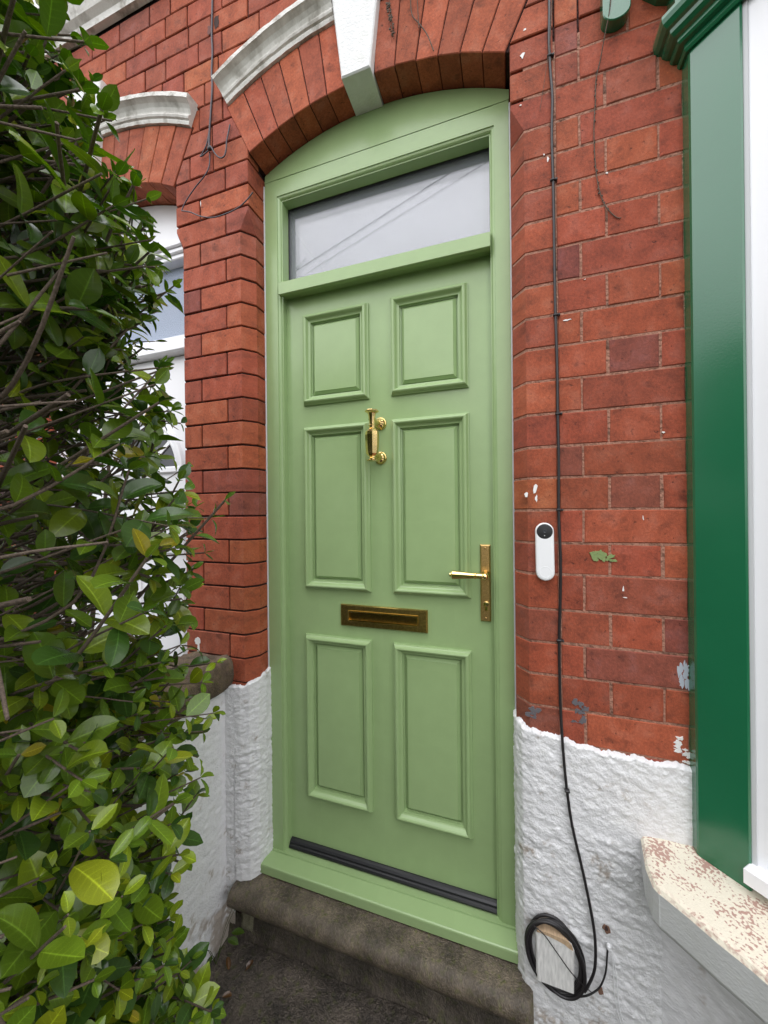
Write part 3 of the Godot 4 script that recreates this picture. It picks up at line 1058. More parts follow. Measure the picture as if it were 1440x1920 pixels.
# ---------------------------------------------------------------- green front door
func front_door() -> void:
	var t := thing("front_door", "sage green six panel front door with brass knocker, lever handle and letter plate", "door", Vector3(0, 0.265, -0.008))
	var z := -0.008
	var s := Shape.new()
	var px := [[-0.303, -0.0405], [0.0405, 0.304]]
	var py := [[0.4745, 1.0790], [1.2495, 1.8500], [1.9320, 2.2695]]
	panelled_face(s, [-0.3775, -0.303, -0.0405, 0.0405, 0.304, 0.3775], [0.275, 0.4745, 1.0790, 1.2495, 1.8500, 1.9320, 2.2695, 2.3475], z, [[1, 1], [1, 3], [1, 5], [3, 1], [3, 3], [3, 5]])
	s.box(Vector3(0, 1.31, z - 0.031), Vector3(0.755, 2.07, 0.044), 0.0)
	obj("leaf", s, mats.sage_paint, t)
	# bolection moulding, quirk and raised field
	var prof := [Vector2(0.0, 0.0), Vector2(0.0004, 0.0052), Vector2(0.0030, 0.0058), Vector2(0.0034, 0.0072), Vector2(0.0058, 0.0086), Vector2(0.0064, 0.0104), Vector2(0.0090, 0.0128), Vector2(0.0125, 0.0140), Vector2(0.0160, 0.0136), Vector2(0.0190, 0.0118), Vector2(0.0215, 0.0088), Vector2(0.0240, 0.0062), Vector2(0.0275, 0.0046), Vector2(0.0315, 0.0040), Vector2(0.0320, -0.0010), Vector2(0.0350, -0.0015), Vector2(0.0355, -0.0040), Vector2(0.0385, -0.0042), Vector2(0.0388, -0.0020), Vector2(0.0480, 0.0030), Vector2(0.0484, 0.0044)]
	for k in prof.size():
		prof[k].y *= 1.65
	for a in px:
		for b in py:
			s = Shape.new()
			moulding(s, a[0], a[1], b[0], b[1], z, prof)
			obj("raised_panel", s, mats.sage_paint, t)
	# black weather bar along the bottom
	s = Shape.new()
	var wb := [Vector2(-0.01, 0.2965), Vector2(-0.004, 0.2965), Vector2(0.003, 0.294), Vector2(0.008, 0.2895), Vector2(0.0095, 0.2855), Vector2(0.0082, 0.2835), Vector2(0.0135, 0.2815), Vector2(0.0165, 0.277), Vector2(0.0165, 0.2725), Vector2(0.0135, 0.2695), Vector2(-0.01, 0.2690)]
	var ra := PackedVector3Array()
	var rb := PackedVector3Array()
	for p in wb:
		ra.append(Vector3(-0.3745, p.y, p.x))
		rb.append(Vector3(0.3745, p.y, p.x))
	s.strip(ra, rb)
	s.cap(ra, Vector3(-1, 0, 0))
	s.cap(rb, Vector3(1, 0, 0))
	obj("weather_bar", s, mats.black_rubber, t)
	# knocker
	s = Shape.new()
	var kx := -0.003
	for y in [1.8400, 1.7200]:
		s.lathe(Vector3(kx + 0.002, y, z), Vector3(0, 0, 1), [Vector2(0.0, 0.0), Vector2(0.0225, 0.0), Vector2(0.0225, 0.004), Vector2(0.0205, 0.006), Vector2(0.0195, 0.0055), Vector2(0.0185, 0.009), Vector2(0.0140, 0.014), Vector2(0.0085, 0.0175), Vector2(0.0075, 0.022), Vector2(0.0, 0.022)], 24)
	var kn := obj("knocker", s, mats.polished_brass, t)
	s = Shape.new()
	s.lathe(Vector3(kx, 1.8385, z + 0.020), Vector3(0, 0, 1), [Vector2(0.0, 0), Vector2(0.0085, 0.0), Vector2(0.0095, 0.008), Vector2(0.008, 0.050), Vector2(0.0105, 0.056), Vector2(0.0105, 0.065), Vector2(0.0, 0.069)], 16)
	s.lathe(Vector3(kx, 1.7205, z + 0.018), Vector3(0, 0, 1), [Vector2(0.0, 0), Vector2(0.010, 0.0), Vector2(0.0145, 0.006), Vector2(0.0155, 0.013), Vector2(0.013, 0.021), Vector2(0.0075, 0.026), Vector2(0.0065, 0.060), Vector2(0.0, 0.062)], 16)
	obj("knocker_arm", s, mats.polished_brass, kn)
	s = Shape.new()
	var kz := z + 0.081
	s.lathe(Vector3(kx, 1.7000, kz), Vector3.UP, [Vector2(0.0, 0.0), Vector2(0.0175, 0.0), Vector2(0.0180, 0.003), Vector2(0.0165, 0.0045), Vector2(0.0085, 0.0065), Vector2(0.0080, 0.010), Vector2(0.0105, 0.012), Vector2(0.0100, 0.015), Vector2(0.0140, 0.017), Vector2(0.0195, 0.024), Vector2(0.0220, 0.050), Vector2(0.0230, 0.085), Vector2(0.0220, 0.096), Vector2(0.0150, 0.104), Vector2(0.0095, 0.108), Vector2(0.0092, 0.112), Vector2(0.0125, 0.117), Vector2(0.0092, 0.121), Vector2(0.0098, 0.134), Vector2(0.0112, 0.146), Vector2(0.0132, 0.156), Vector2(0.0150, 0.158), Vector2(0.0225, 0.162), Vector2(0.0235, 0.165), Vector2(0.0220, 0.167), Vector2(0.0, 0.170)], 8)
	obj("striker", s, mats.polished_brass, kn)
	# letter plate: bevelled surround and recessed flap
	s = Shape.new()
	moulding_ring(s, -0.159, 0.161, 1.1235, 1.2000, z, [Vector2(0, 0), Vector2(0.0005, 0.007), Vector2(0.004, 0.0105), Vector2(0.0300, 0.0110), Vector2(0.0325, 0.0100), Vector2(0.0345, 0.003)], Vector2(1.0, 0.62))
	var lp := obj("letter_plate", s, mats.dark_brass, t)
	s = Shape.new()
	s.col = Color(0.42, 0.40, 0.36)
	s.box(Vector3(0.001, 1.1620, z + 0.0025), Vector3(0.252, 0.036, 0.004), 0.001)
	obj("flap", s, mats.dark_brass, lp)
	s = Shape.new()
	var fy0 := 1.1445
	moulding_ring(s, -0.1265, 0.1285, fy0, 1.1790, z + 0.0095, [Vector2(0, 0), Vector2(0.0008, 0.0042), Vector2(0.0030, 0.0046), Vector2(0.0042, -0.006)], Vector2.ONE)
	obj("rim", s, mats.polished_brass, lp)
	# lever handle on a long plate
	s = Shape.new()
	moulding(s, 0.334, 0.3660, 1.1800, 1.4240, z, [Vector2(0, 0), Vector2(0.0003, 0.0085), Vector2(0.004, 0.012)])
	var hp := obj("handle_plate", s, mats.aged_brass, t)
	s = Shape.new()
	var hx := 0.3515
	var hy := 1.3300
	s.lathe(Vector3(hx, hy, z + 0.012), Vector3(0, 0, 1), [Vector2(0.0, 0), Vector2(0.0135, 0.0), Vector2(0.0135, 0.004), Vector2(0.0095, 0.006), Vector2(0.0085, 0.030), Vector2(0.0105, 0.034), Vector2(0.0110, 0.044), Vector2(0.0085, 0.050), Vector2(0.0, 0.051)], 18)
	var lever := [Vector2(0.0, 0.0), Vector2(0.0095, 0.0), Vector2(0.0088, 0.012), Vector2(0.0085, 0.026), Vector2(0.0104, 0.028), Vector2(0.0104, 0.031), Vector2(0.0088, 0.033), Vector2(0.0110, 0.060), Vector2(0.0138, 0.096), Vector2(0.0142, 0.100), Vector2(0.0110, 0.102), Vector2(0.0070, 0.104), Vector2(0.0066, 0.108), Vector2(0.0, 0.110)]
	s.lathe(Vector3(hx, hy, z + 0.052), Vector3(-1, 0.012, 0), lever, 10)
	obj("lever", s, mats.polished_brass, hp)
	s = Shape.new()
	s.lathe(Vector3(hx, 1.2370, z + 0.011), Vector3(0, 0, 1), [Vector2(0.0088, 0.0), Vector2(0.0088, 0.005), Vector2(0.0078, 0.006), Vector2(0.0, 0.006)], 18)
	s.box(Vector3(hx, 1.2245, z + 0.0135), Vector3(0.0095, 0.020, 0.005), 0.002)
	obj("lock_cylinder", s, mats.polished_brass, hp)
	s = Shape.new()
	s.box(Vector3(hx, 1.2365, z + 0.0172), Vector3(0.0014, 0.008, 0.001), 0.0)
	obj("key_slot", s, mats.gasket, hp)
	s = Shape.new()
	for y in [1.413, 1.191]:
		s.lathe(Vector3(hx - 0.001, y, z + 0.0118), Vector3(0, 0, 1), [Vector2(0.0034, 0.0), Vector2(0.003, 0.001), Vector2(0.0, 0.0013)], 12)
	obj("screw", s, mats.aged_brass, hp)

# moulding without the middle field; `squash` narrows the inset in x and y
func moulding_ring(s: Shape, x0: float, x1: float, y0: float, y1: float, z: float, prof: Array, squash: Vector2) -> void:
	for k in prof.size() - 1:
		var c := []
		for p in [prof[k], prof[k + 1]]:
			var ix: float = p.x * squash.x
			var iy: float = p.x * squash.y
			c.append([Vector3(x0 + ix, y0 + iy, z + p.y), Vector3(x1 - ix, y0 + iy, z + p.y), Vector3(x1 - ix, y1 - iy, z + p.y), Vector3(x0 + ix, y1 - iy, z + p.y)])
		for q in 4:
			s.quad(c[0][q], c[0][(q + 1) % 4], c[1][(q + 1) % 4], c[1][q])

# ---------------------------------------------------------------- the neighbour's white door
func neighbour_door() -> void:
	var t := thing("door_frame", "white plastic door frame with frosted fanlight beside the brick pier, partly behind the hedge", "door frame", Vector3(-1.23, 0.2, 0.0))
	var s := Shape.new()
	var cx := PARTY * 2.0
	var xl := PARTY * 2.0 - REVEAL_R + 0.002
	var xr := PARTY * 2.0 - REVEAL_L - 0.002
	s.box(Vector3((xl - 1.46) * 0.5, 1.25, -0.01), Vector3(-1.46 - xl, 2.1, 0.06), 0.004)
	s.box(Vector3((xr - 0.832) * 0.5, 1.35, -0.01), Vector3(xr + 0.832, 2.3, 0.06), 0.004)
	obj("jamb", s, mats.white_upvc, t)
	s = Shape.new()
	s.box(Vector3(cx, 2.242, 0.004), Vector3(xr - xl, 0.062, 0.07), 0.006)
	obj("transom_rail", s, mats.white_upvc, t)
	s = Shape.new()
	s.box(Vector3(cx, 2.436, -0.02), Vector3(xr - xl - 0.06, 0.330, 0.006), 0.0)
	obj("fanlight_glass", s, mats.obscure_glass, t)
	s = Shape.new()
	for k in 3:
		s.box(Vector3(cx, 2.606 + 0.020 * k, 0.004 + 0.010 * k), Vector3(xr - xl, 0.020, 0.05), 0.004)
	obj("head", s, mats.white_upvc, t)
	s = Shape.new()
	var board := arc(Vector2(cx, 1.895), 0.996, -26.3, 26.3, 30)
	board.append(Vector2(xr, 2.66))
	board.append(Vector2(xl, 2.66))
	extrude_poly(s, board, -0.05, 0.012)
	obj("head_board", s, mats.white_upvc, t)
	t = thing("front_door", "white plastic front door numbered 13 with half round fan window, seen through the hedge", "door", Vector3(-1.10, 0.2, -0.01))
	var z := -0.006
	s = Shape.new()
	s.box(Vector3(-1.152, 1.21, z - 0.02), Vector3(0.61, 2.0, 0.04), 0.004)
	obj("leaf", s, mats.white_upvc, t)
	var fc := Vector2(-1.098, 1.735)
	var rim := []
	s = Shape.new()
	var pr := [Vector2(0.212, 0.0), Vector2(0.208, 0.012), Vector2(0.196, 0.014), Vector2(0.190, 0.006), Vector2(0.180, 0.012), Vector2(0.172, 0.010), Vector2(0.168, -0.002)]
	for k in 25:
		var a := deg_to_rad(-92.0 + 184.0 * k / 24.0)
		var row := PackedVector3Array()
		for p in pr:
			row.append(Vector3(fc.x + sin(a) * p.x, fc.y + cos(a) * p.x, z + p.y))
		rim.append(row)
	for k in 24:
		s.strip(rim[k + 1], rim[k])
	s.box(Vector3(fc.x, fc.y - 0.012, z + 0.004), Vector3(0.43, 0.028, 0.02), 0.005)
	var fan := obj("fan_window", s, mats.white_upvc, t)
	s = Shape.new()
	var glass := arc(fc, 0.176, -90, 90, 24)
	extrude_poly(s, glass, z, z + 0.003)
	obj("pane", s, mats.dark_glass, fan)
	s = Shape.new()
	for a in [-52.0, 0.0, 52.0]:
		var d := Vector2(sin(deg_to_rad(a)), cos(deg_to_rad(a)))
		var w := Vector2(d.y, -d.x) * 0.008
		var q0 := fc + d * 0.03
		var q1 := fc + d * 0.18
		extrude_poly(s, PackedVector2Array([q0 - w, q1 - w, q1 + w, q0 + w]), z + 0.002, z + 0.009)
	obj("glazing_bar", s, mats.white_upvc, fan)
	for q in [[-1.375, -1.132, 1.36, 1.59], [-1.085, -0.885, 1.36, 1.59], [-1.375, -1.132, 0.40, 1.25], [-1.085, -0.885, 0.40, 1.25], [-1.39, -1.345, 1.68, 2.10]]:
		s = Shape.new()
		moulding(s, q[0], q[1], q[2], q[3], z, [Vector2(0, 0), Vector2(0.004, 0.008), Vector2(0.012, 0.009), Vector2(0.018, 0.002), Vector2(0.026, 0.001), Vector2(0.034, 0.005)])
		obj("raised_panel", s, mats.white_upvc, t)
	var font := SystemFont.new()
	font.font_names = PackedStringArray(["Droid Serif"])
	var tm := TextMesh.new()
	tm.text = "13"
	tm.font = font
	tm.font_size = 32
	tm.pixel_size = 0.0016
	tm.depth = 0.004
	tm.material = mats.aged_brass
	var num := MeshInstance3D.new()
	num.name = "door_number"
	num.mesh = tm
	t.add_child(num, true)
	num.position = Vector3(-1.087, 1.990, z + 0.003) - t.position

# ---------------------------------------------------------------- step, garden wall
func step_and_walls() -> void:
	var t := thing("door_step", "dark weathered stone step with rounded nosing below the green sill", "step", Vector3(0, 0, 0.1))
	var n := FastNoiseLite.new()
	n.seed = 31
	n.frequency = 7.0
	n.fractal_octaves = 4
	# profile (z, y), from the back of the tread over the nosing to the underside
	var prof := [Vector2(0.0, 0.224), Vector2(0.06, 0.223), Vector2(0.11, 0.221), Vector2(0.140, 0.219)]
	for k in 9:
		var a := deg_to_rad(78.0 - 23.0 * k)
		prof.append(Vector2(0.146 + 0.037 * cos(a), 0.184 + 0.036 * sin(a)))
	prof.append(Vector2(0.128, 0.152))
	prof.append(Vector2(0.118, 0.146))
	var rows := []
	for k in 121:
		var x := lerpf(-0.515, 0.4725, k / 120.0)
		var row := PackedVector3Array()
		var end := clampf((0.4725 - x) / 0.012, 0.0, 1.0)
		end = sqrt(1.0 - (1.0 - end) * (1.0 - end))
		for p in prof:
			var h := n.get_noise_3d(x, p.y * 2.0, p.x * 2.0) * 0.006
			var q := Vector2(0.115, 0.186).lerp(p, 0.86 + 0.14 * end)
			row.append(Vector3(x, q.y + h * 0.5, q.x + h))
		rows.append(row)
	var s := Shape.new()
	s.grid(rows, false, false)
	s.cap(rows[120], Vector3.RIGHT)
	obj("tread", s, mats.step_stone, t)
	rows = []
	for r in 14:
		var row := PackedVector3Array()
		for k in 100:
			var x := lerpf(-0.56, 0.55, k / 99.0)
			var y := lerpf(-0.02, 0.17, r / 13.0)
			row.append(Vector3(x, y, 0.092 + (0.17 - y) * 0.22 + n.get_noise_3d(x * 1.3, y * 1.5, 3.0) * 0.012))
		rows.append(row)
	s = Shape.new()
	s.grid(rows)
	obj("riser", s, mats.paving, t)
	s = Shape.new()
	rows = []
	for r in 10:
		var row := PackedVector3Array()
		for k in 10:
			var x := lerpf(-0.505, -0.455, k / 9.0) + n.get_noise_2d(r * 3.0, k) * 0.006
			var y := lerpf(0.045, 0.135, r / 9.0) + n.get_noise_2d(k * 3.0, r + 40) * 0.006
			var rim := 1.0 if r > 0 and r < 9 and k > 0 and k < 9 else 0.0
			row.append(Vector3(x, y, 0.100 + (0.17 - y) * 0.22 + 0.009 * rim + n.get_noise_3d(x * 9.0, y * 9.0, 1.0) * 0.010 * rim))
		rows.append(row)
	s.grid(rows)
	obj("lichen_patch", s, mats.lichen, t)
	# flat broken slab lying on the path along the foot of the step
	s = Shape.new()
	rows = []
	for r in 22:
		var row := PackedVector3Array()
		for k in 60:
			var x := lerpf(-0.50, 0.50, k / 59.0)
			var z := lerpf(0.13, 0.75, r / 21.0)
			row.append(Vector3(x, 0.006 + n.get_noise_3d(x * 0.8, 5.0, z * 0.8) * 0.010 + (0.016 * clampf((x + 0.5 - (z - 0.13) * 0.6) * 3.0, -1.0, 0.3)), z))
		rows.append(row)
	s.grid(rows, false, true)
	tag(obj("path_slab", s, mats.paving), "dark damp flagstone at the foot of the door step", "paving slab")

	# low garden wall between the two front gardens, running out from the brick pier
	t = thing("garden_wall", "low white roughcast garden wall with brown stone coping running out under the hedge", "garden wall", Vector3(-0.66, 0, 0.7))
	s = render_patch(PackedVector2Array([Vector2(-0.585, 1.75), Vector2(-0.578, 0.9), Vector2(-0.568, 0.4), Vector2(-0.560, 0.10)]), -0.02, func(f: float) -> float: return 0.905 - 0.01 * f + 0.002 * sin(f * 40.0), 0.0062, 0.0075, Vector2(0.80, 0.60))
	obj("roughcast", s, mats.masonry_paint, t)
	s = Shape.new()
	s.box(Vector3(-0.665, 0.43, 0.94), Vector3(0.165, 0.90, 1.64), 0.01)
	obj("wall_core", s, mats.masonry_paint, t)
	for k in 3:
		rows = []
		var z1 := 0.117 + 0.55 * (k + 1)
		var z0 := 0.125 + 0.55 * k
		for r in 26:
			var z := lerpf(z1, z0, r / 25.0)
			var row := PackedVector3Array()
			for q in 25:
				var a := TAU * q / 24.0
				var ca := cos(a)
				var sa := sin(a)
				var px := signf(ca) * pow(absf(ca), 0.55) * 0.114
				var py := signf(sa) * pow(absf(sa), 0.6) * 0.058
				if sa > 0:
					py *= 1.15
				var p := Vector3(-0.640 + px, 0.948 + py, z)
				var h := n.get_noise_3d(p.x * 2.0, p.y * 2.0, p.z * 2.0) * 0.020 + n.get_noise_3d(p.x * 7.0, p.y * 7.0, p.z * 7.0) * 0.006
				row.append(p + Vector3(ca, sa, 0) * h)
			rows.append(row)
		s = Shape.new()
		s.grid(rows, true, false)
		s.cap(rows[0], Vector3(0, 0, 1))
		s.cap(rows[25], Vector3(0, 0, -1))
		obj("coping_stone", s, mats.coping_stone, t)

# ---------------------------------------------------------------- bay window
func cant(p: Vector2, along: float, out: float) -> Vector2:
	return p + CANT * along + Vector2(-CANT.y, CANT.x) * out

func bay_window() -> void:
	var t := thing("bay_window", "canted bay window with glossy dark green corner post, moulded cornice and flaking cream stone sill", "bay window", Vector3(0.9, 0, 0.2))
	var c := Vector2(0.8375, 0.157)
	var s := Shape.new()
	# corner post
	var w := 0.096
	var far := cant(c, w, 0.0)
	var poly := PackedVector2Array([Vector2(c.x, 0.09), c + Vector2(0, -0.004), c + CANT * 0.003, cant(c, w - 0.003, 0.0), cant(c, w, -0.003), cant(c, w, -0.10), Vector2(c.x + 0.12, 0.09)])
	s.loft([ring_y(poly, 0.690), ring_y(poly, 2.66)])
	obj("corner_post", s, mats.bay_paint, t)
	# cornice: profile (out, y) swept along wall return, corner and canted side, mitred
	var prof := [Vector2(0.0, 2.612), Vector2(0.006, 2.612), Vector2(0.010, 2.618), Vector2(0.010, 2.627), Vector2(0.021, 2.629), Vector2(0.025, 2.634), Vector2(0.025, 2.642), Vector2(0.033, 2.645), Vector2(0.041, 2.652), Vector2(0.043, 2.660), Vector2(0.050, 2.663), Vector2(0.058, 2.672), Vector2(0.061, 2.682), Vector2(0.061, 2.690), Vector2(0.030, 2.700), Vector2(0.030, 2.78), Vector2(0.055, 2.79), Vector2(0.085, 2.82), Vector2(0.095, 2.86), Vector2(0.095, 2.95)]
	var rows := [PackedVector3Array(), PackedVector3Array(), PackedVector3Array()]
	for p in prof:
		var x: float = c.x - p.x
		var zc: float = c.y + (p.x - (x - c.x) * -CANT.y) / CANT.x
		rows[0].append(Vector3(x, p.y, 0.10))
		rows[1].append(Vector3(x, p.y, zc))
		var q := cant(c, 1.0, p.x)
		rows[2].append(Vector3(q.x, p.y, q.y))
	s = Shape.new()
	s.strip(rows[1], rows[0])
	s.strip(rows[2], rows[1])
	obj("cornice", s, mats.bay_paint, t)
	s = Shape.new()
	var roof := PackedVector2Array([Vector2(0.742, 0.10), Vector2(0.742, 0.19), cant(c, 1.0, 0.095), Vector2(cant(c, 1.0, 0.095).x + 0.8, cant(c, 1.0, 0.095).y), Vector2(2.4, 0.10)])
	s.loft([ring_y(roof, 2.95), ring_y(roof, 3.02)])
	obj("bay_roof", s, mats.step_stone, t)
	# rounded bracket on the wall beside the cornice
	s = Shape.new()
	var u := PackedVector2Array([Vector2(0.662, 3.0), Vector2(0.662, 2.792)])
	for k in 13:
		var a := PI + PI * k / 12.0
		u.append(Vector2(0.693 + 0.031 * cos(a), 2.790 + 0.026 * sin(a)))
	u.append(Vector2(0.724, 3.0))
	slab_xy(s, u, 0.121, 0.150, 0.002)
	obj("eaves_bracket", s, mats.bay_paint, t)
	# white window: frame, seal, glass
	s = Shape.new()
	var fr := func(a0: float, a1: float, y0: float, y1: float, o0: float, o1: float, sh: Shape) -> void:
		var q := PackedVector2Array([cant(c, a0, o0), cant(c, a1, o0), cant(c, a1, o1), cant(c, a0, o1)])
		sh.loft([ring_y(inset(q, 0.002), y0), ring_y(q, y0 + 0.002), ring_y(q, y1 - 0.002), ring_y(inset(q, 0.002), y1)])
	fr.call(w + 0.001, w + 0.075, 0.74, 2.66, -0.06, -0.010, s)
	fr.call(0.62, 0.70, 0.74, 2.66, -0.06, -0.010, s)
	fr.call(w + 0.075, 0.62, 0.74, 0.83, -0.06, -0.0104, s)
	fr.call(w + 0.075, 0.62, 2.56, 2.66, -0.06, -0.0104, s)
	var f := obj("window_frame", s, mats.white_upvc, t)
	s = Shape.new()
	fr.call(w + 0.0, w + 0.008, 0.745, 2.655, -0.02, -0.006, s)
	obj("seal", s, mats.sealant, f)
	s = Shape.new()
	fr.call(w + 0.074, 0.622, 0.829, 2.561, -0.040, -0.036, s)
	obj("pane", s, mats.pane, f)
	s = Shape.new()
	fr.call(w + 0.05, 0.66, 0.80, 2.60, -0.20, -0.19, s)
	obj("net_curtain", s, mats.net_curtain, t)
	s = Shape.new()
	fr.call(w - 0.004, 0.76, 0.738, 0.772, -0.05, 0.022, s)
	obj("window_sill", s, mats.white_upvc, t)
	# second corner post and the front of the bay
	s = Shape.new()
	var c2 := cant(c, 0.70, 0.0)
	s.loft([ring_y(PackedVector2Array([c2, c2 + Vector2(0.12, 0), c2 + Vector2(0.12, -0.10), c2 + Vector2(-0.02, -0.10)]), 0.69), ring_y(PackedVector2Array([c2, c2 + Vector2(0.12, 0), c2 + Vector2(0.12, -0.10), c2 + Vector2(-0.02, -0.10)]), 2.66)])
	obj("corner_post", s, mats.bay_paint, t)
	# stone sill with worn paint: top face flakes, sides are painted
	var so := [Vector2(0.735, 0.10), Vector2(0.7137, 0.222), Vector2(0.7145, 0.266), Vector2(0.7215, 0.279)]
	var outer := PackedVector2Array(so)
	for k in 24:
		var p := Vector2(0.7150, 0.272) + CANT * (0.012 + 0.05 * k)
		var j := rough_a.get_noise_2d(k * 0.7, 3.0) * 0.003
		outer.append(p + Vector2(-CANT.y, CANT.x) * j)
	var e := outer[outer.size() - 1]
	outer.append(Vector2(e.x + 0.6, e.y))
	outer.append(Vector2(e.x + 0.6, 0.10))
	s = Shape.new()
	var low := inset(outer, 0.010)
	s.loft([ring_y(low, 0.618), ring_y(inset(outer, 0.003), 0.626), ring_y(outer, 0.634), ring_y(outer, 0.702)], false)
	s.cap(ring_y(low, 0.618), Vector3.DOWN)
	var sill := ArrayMesh.new()
	s.add_to(sill, mats.sill_paint)
	s = Shape.new()
	s.loft([ring_y(outer, 0.702), ring_y(inset(outer, 0.005), 0.710), ring_y(inset(outer, 0.014), 0.713)], false)
	s.cap(ring_y(inset(outer, 0.014), 0.713), Vector3.UP)
	s.add_to(sill, mats.flaking_paint)
	put_mesh("stone_sill", sill, t)
	# roughcast base of the bay below the sill
	var b0 := Vector2(0.770, 0.128)
	var path := PackedVector2Array([b0, b0 + CANT * 0.2, b0 + CANT * 0.6, b0 + CANT * 1.0])
	obj("roughcast", render_patch(path, -0.02, func(_f: float) -> float: return 0.630, 0.0065, 0.008, Vector2(0.85, -0.5)), mats.masonry_paint, t)

func hallway() -> void:
	# the dark hall behind the fanlight, closed on all sides but the doorway
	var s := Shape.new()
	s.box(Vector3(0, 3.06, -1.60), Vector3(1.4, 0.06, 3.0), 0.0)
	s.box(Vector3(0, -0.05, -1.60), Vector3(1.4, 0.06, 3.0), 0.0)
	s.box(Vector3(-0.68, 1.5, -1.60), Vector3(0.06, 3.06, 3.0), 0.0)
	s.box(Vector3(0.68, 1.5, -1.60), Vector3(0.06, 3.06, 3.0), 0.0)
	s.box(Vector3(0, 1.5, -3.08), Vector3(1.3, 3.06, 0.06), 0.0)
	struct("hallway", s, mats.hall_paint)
	# the rooms behind the neighbour's fanlight and the bay
	s = Shape.new()
	s.box(Vector3(-1.3, 1.6, -0.20), Vector3(1.1, 3.1, 0.05), 0.0)
	struct("party_room_wall", s, mats.hall_paint)
	s = Shape.new()
	s.box(Vector3(1.9, 1.7, 0.06), Vector3(2.0, 3.2, 0.05), 0.0)
	struct("front_room_wall", s, mats.hall_paint)

# ---------------------------------------------------------------- small fittings on the wall
func smooth_path(points: Array, per := 6) -> PackedVector3Array:
	var cv := Curve3D.new()
	for k in points.size():
		var a: Vector3 = points[maxi(k - 1, 0)]
		var b: Vector3 = points[mini(k + 1, points.size() - 1)]
		var h := (b - a) / 6.0
		cv.add_point(points[k], -h, h)
	var out := PackedVector3Array()
	for k in points.size() - 1:
		for q in per:
			out.append(cv.sample(k, float(q) / per))
	out.append(points[-1])
	return out

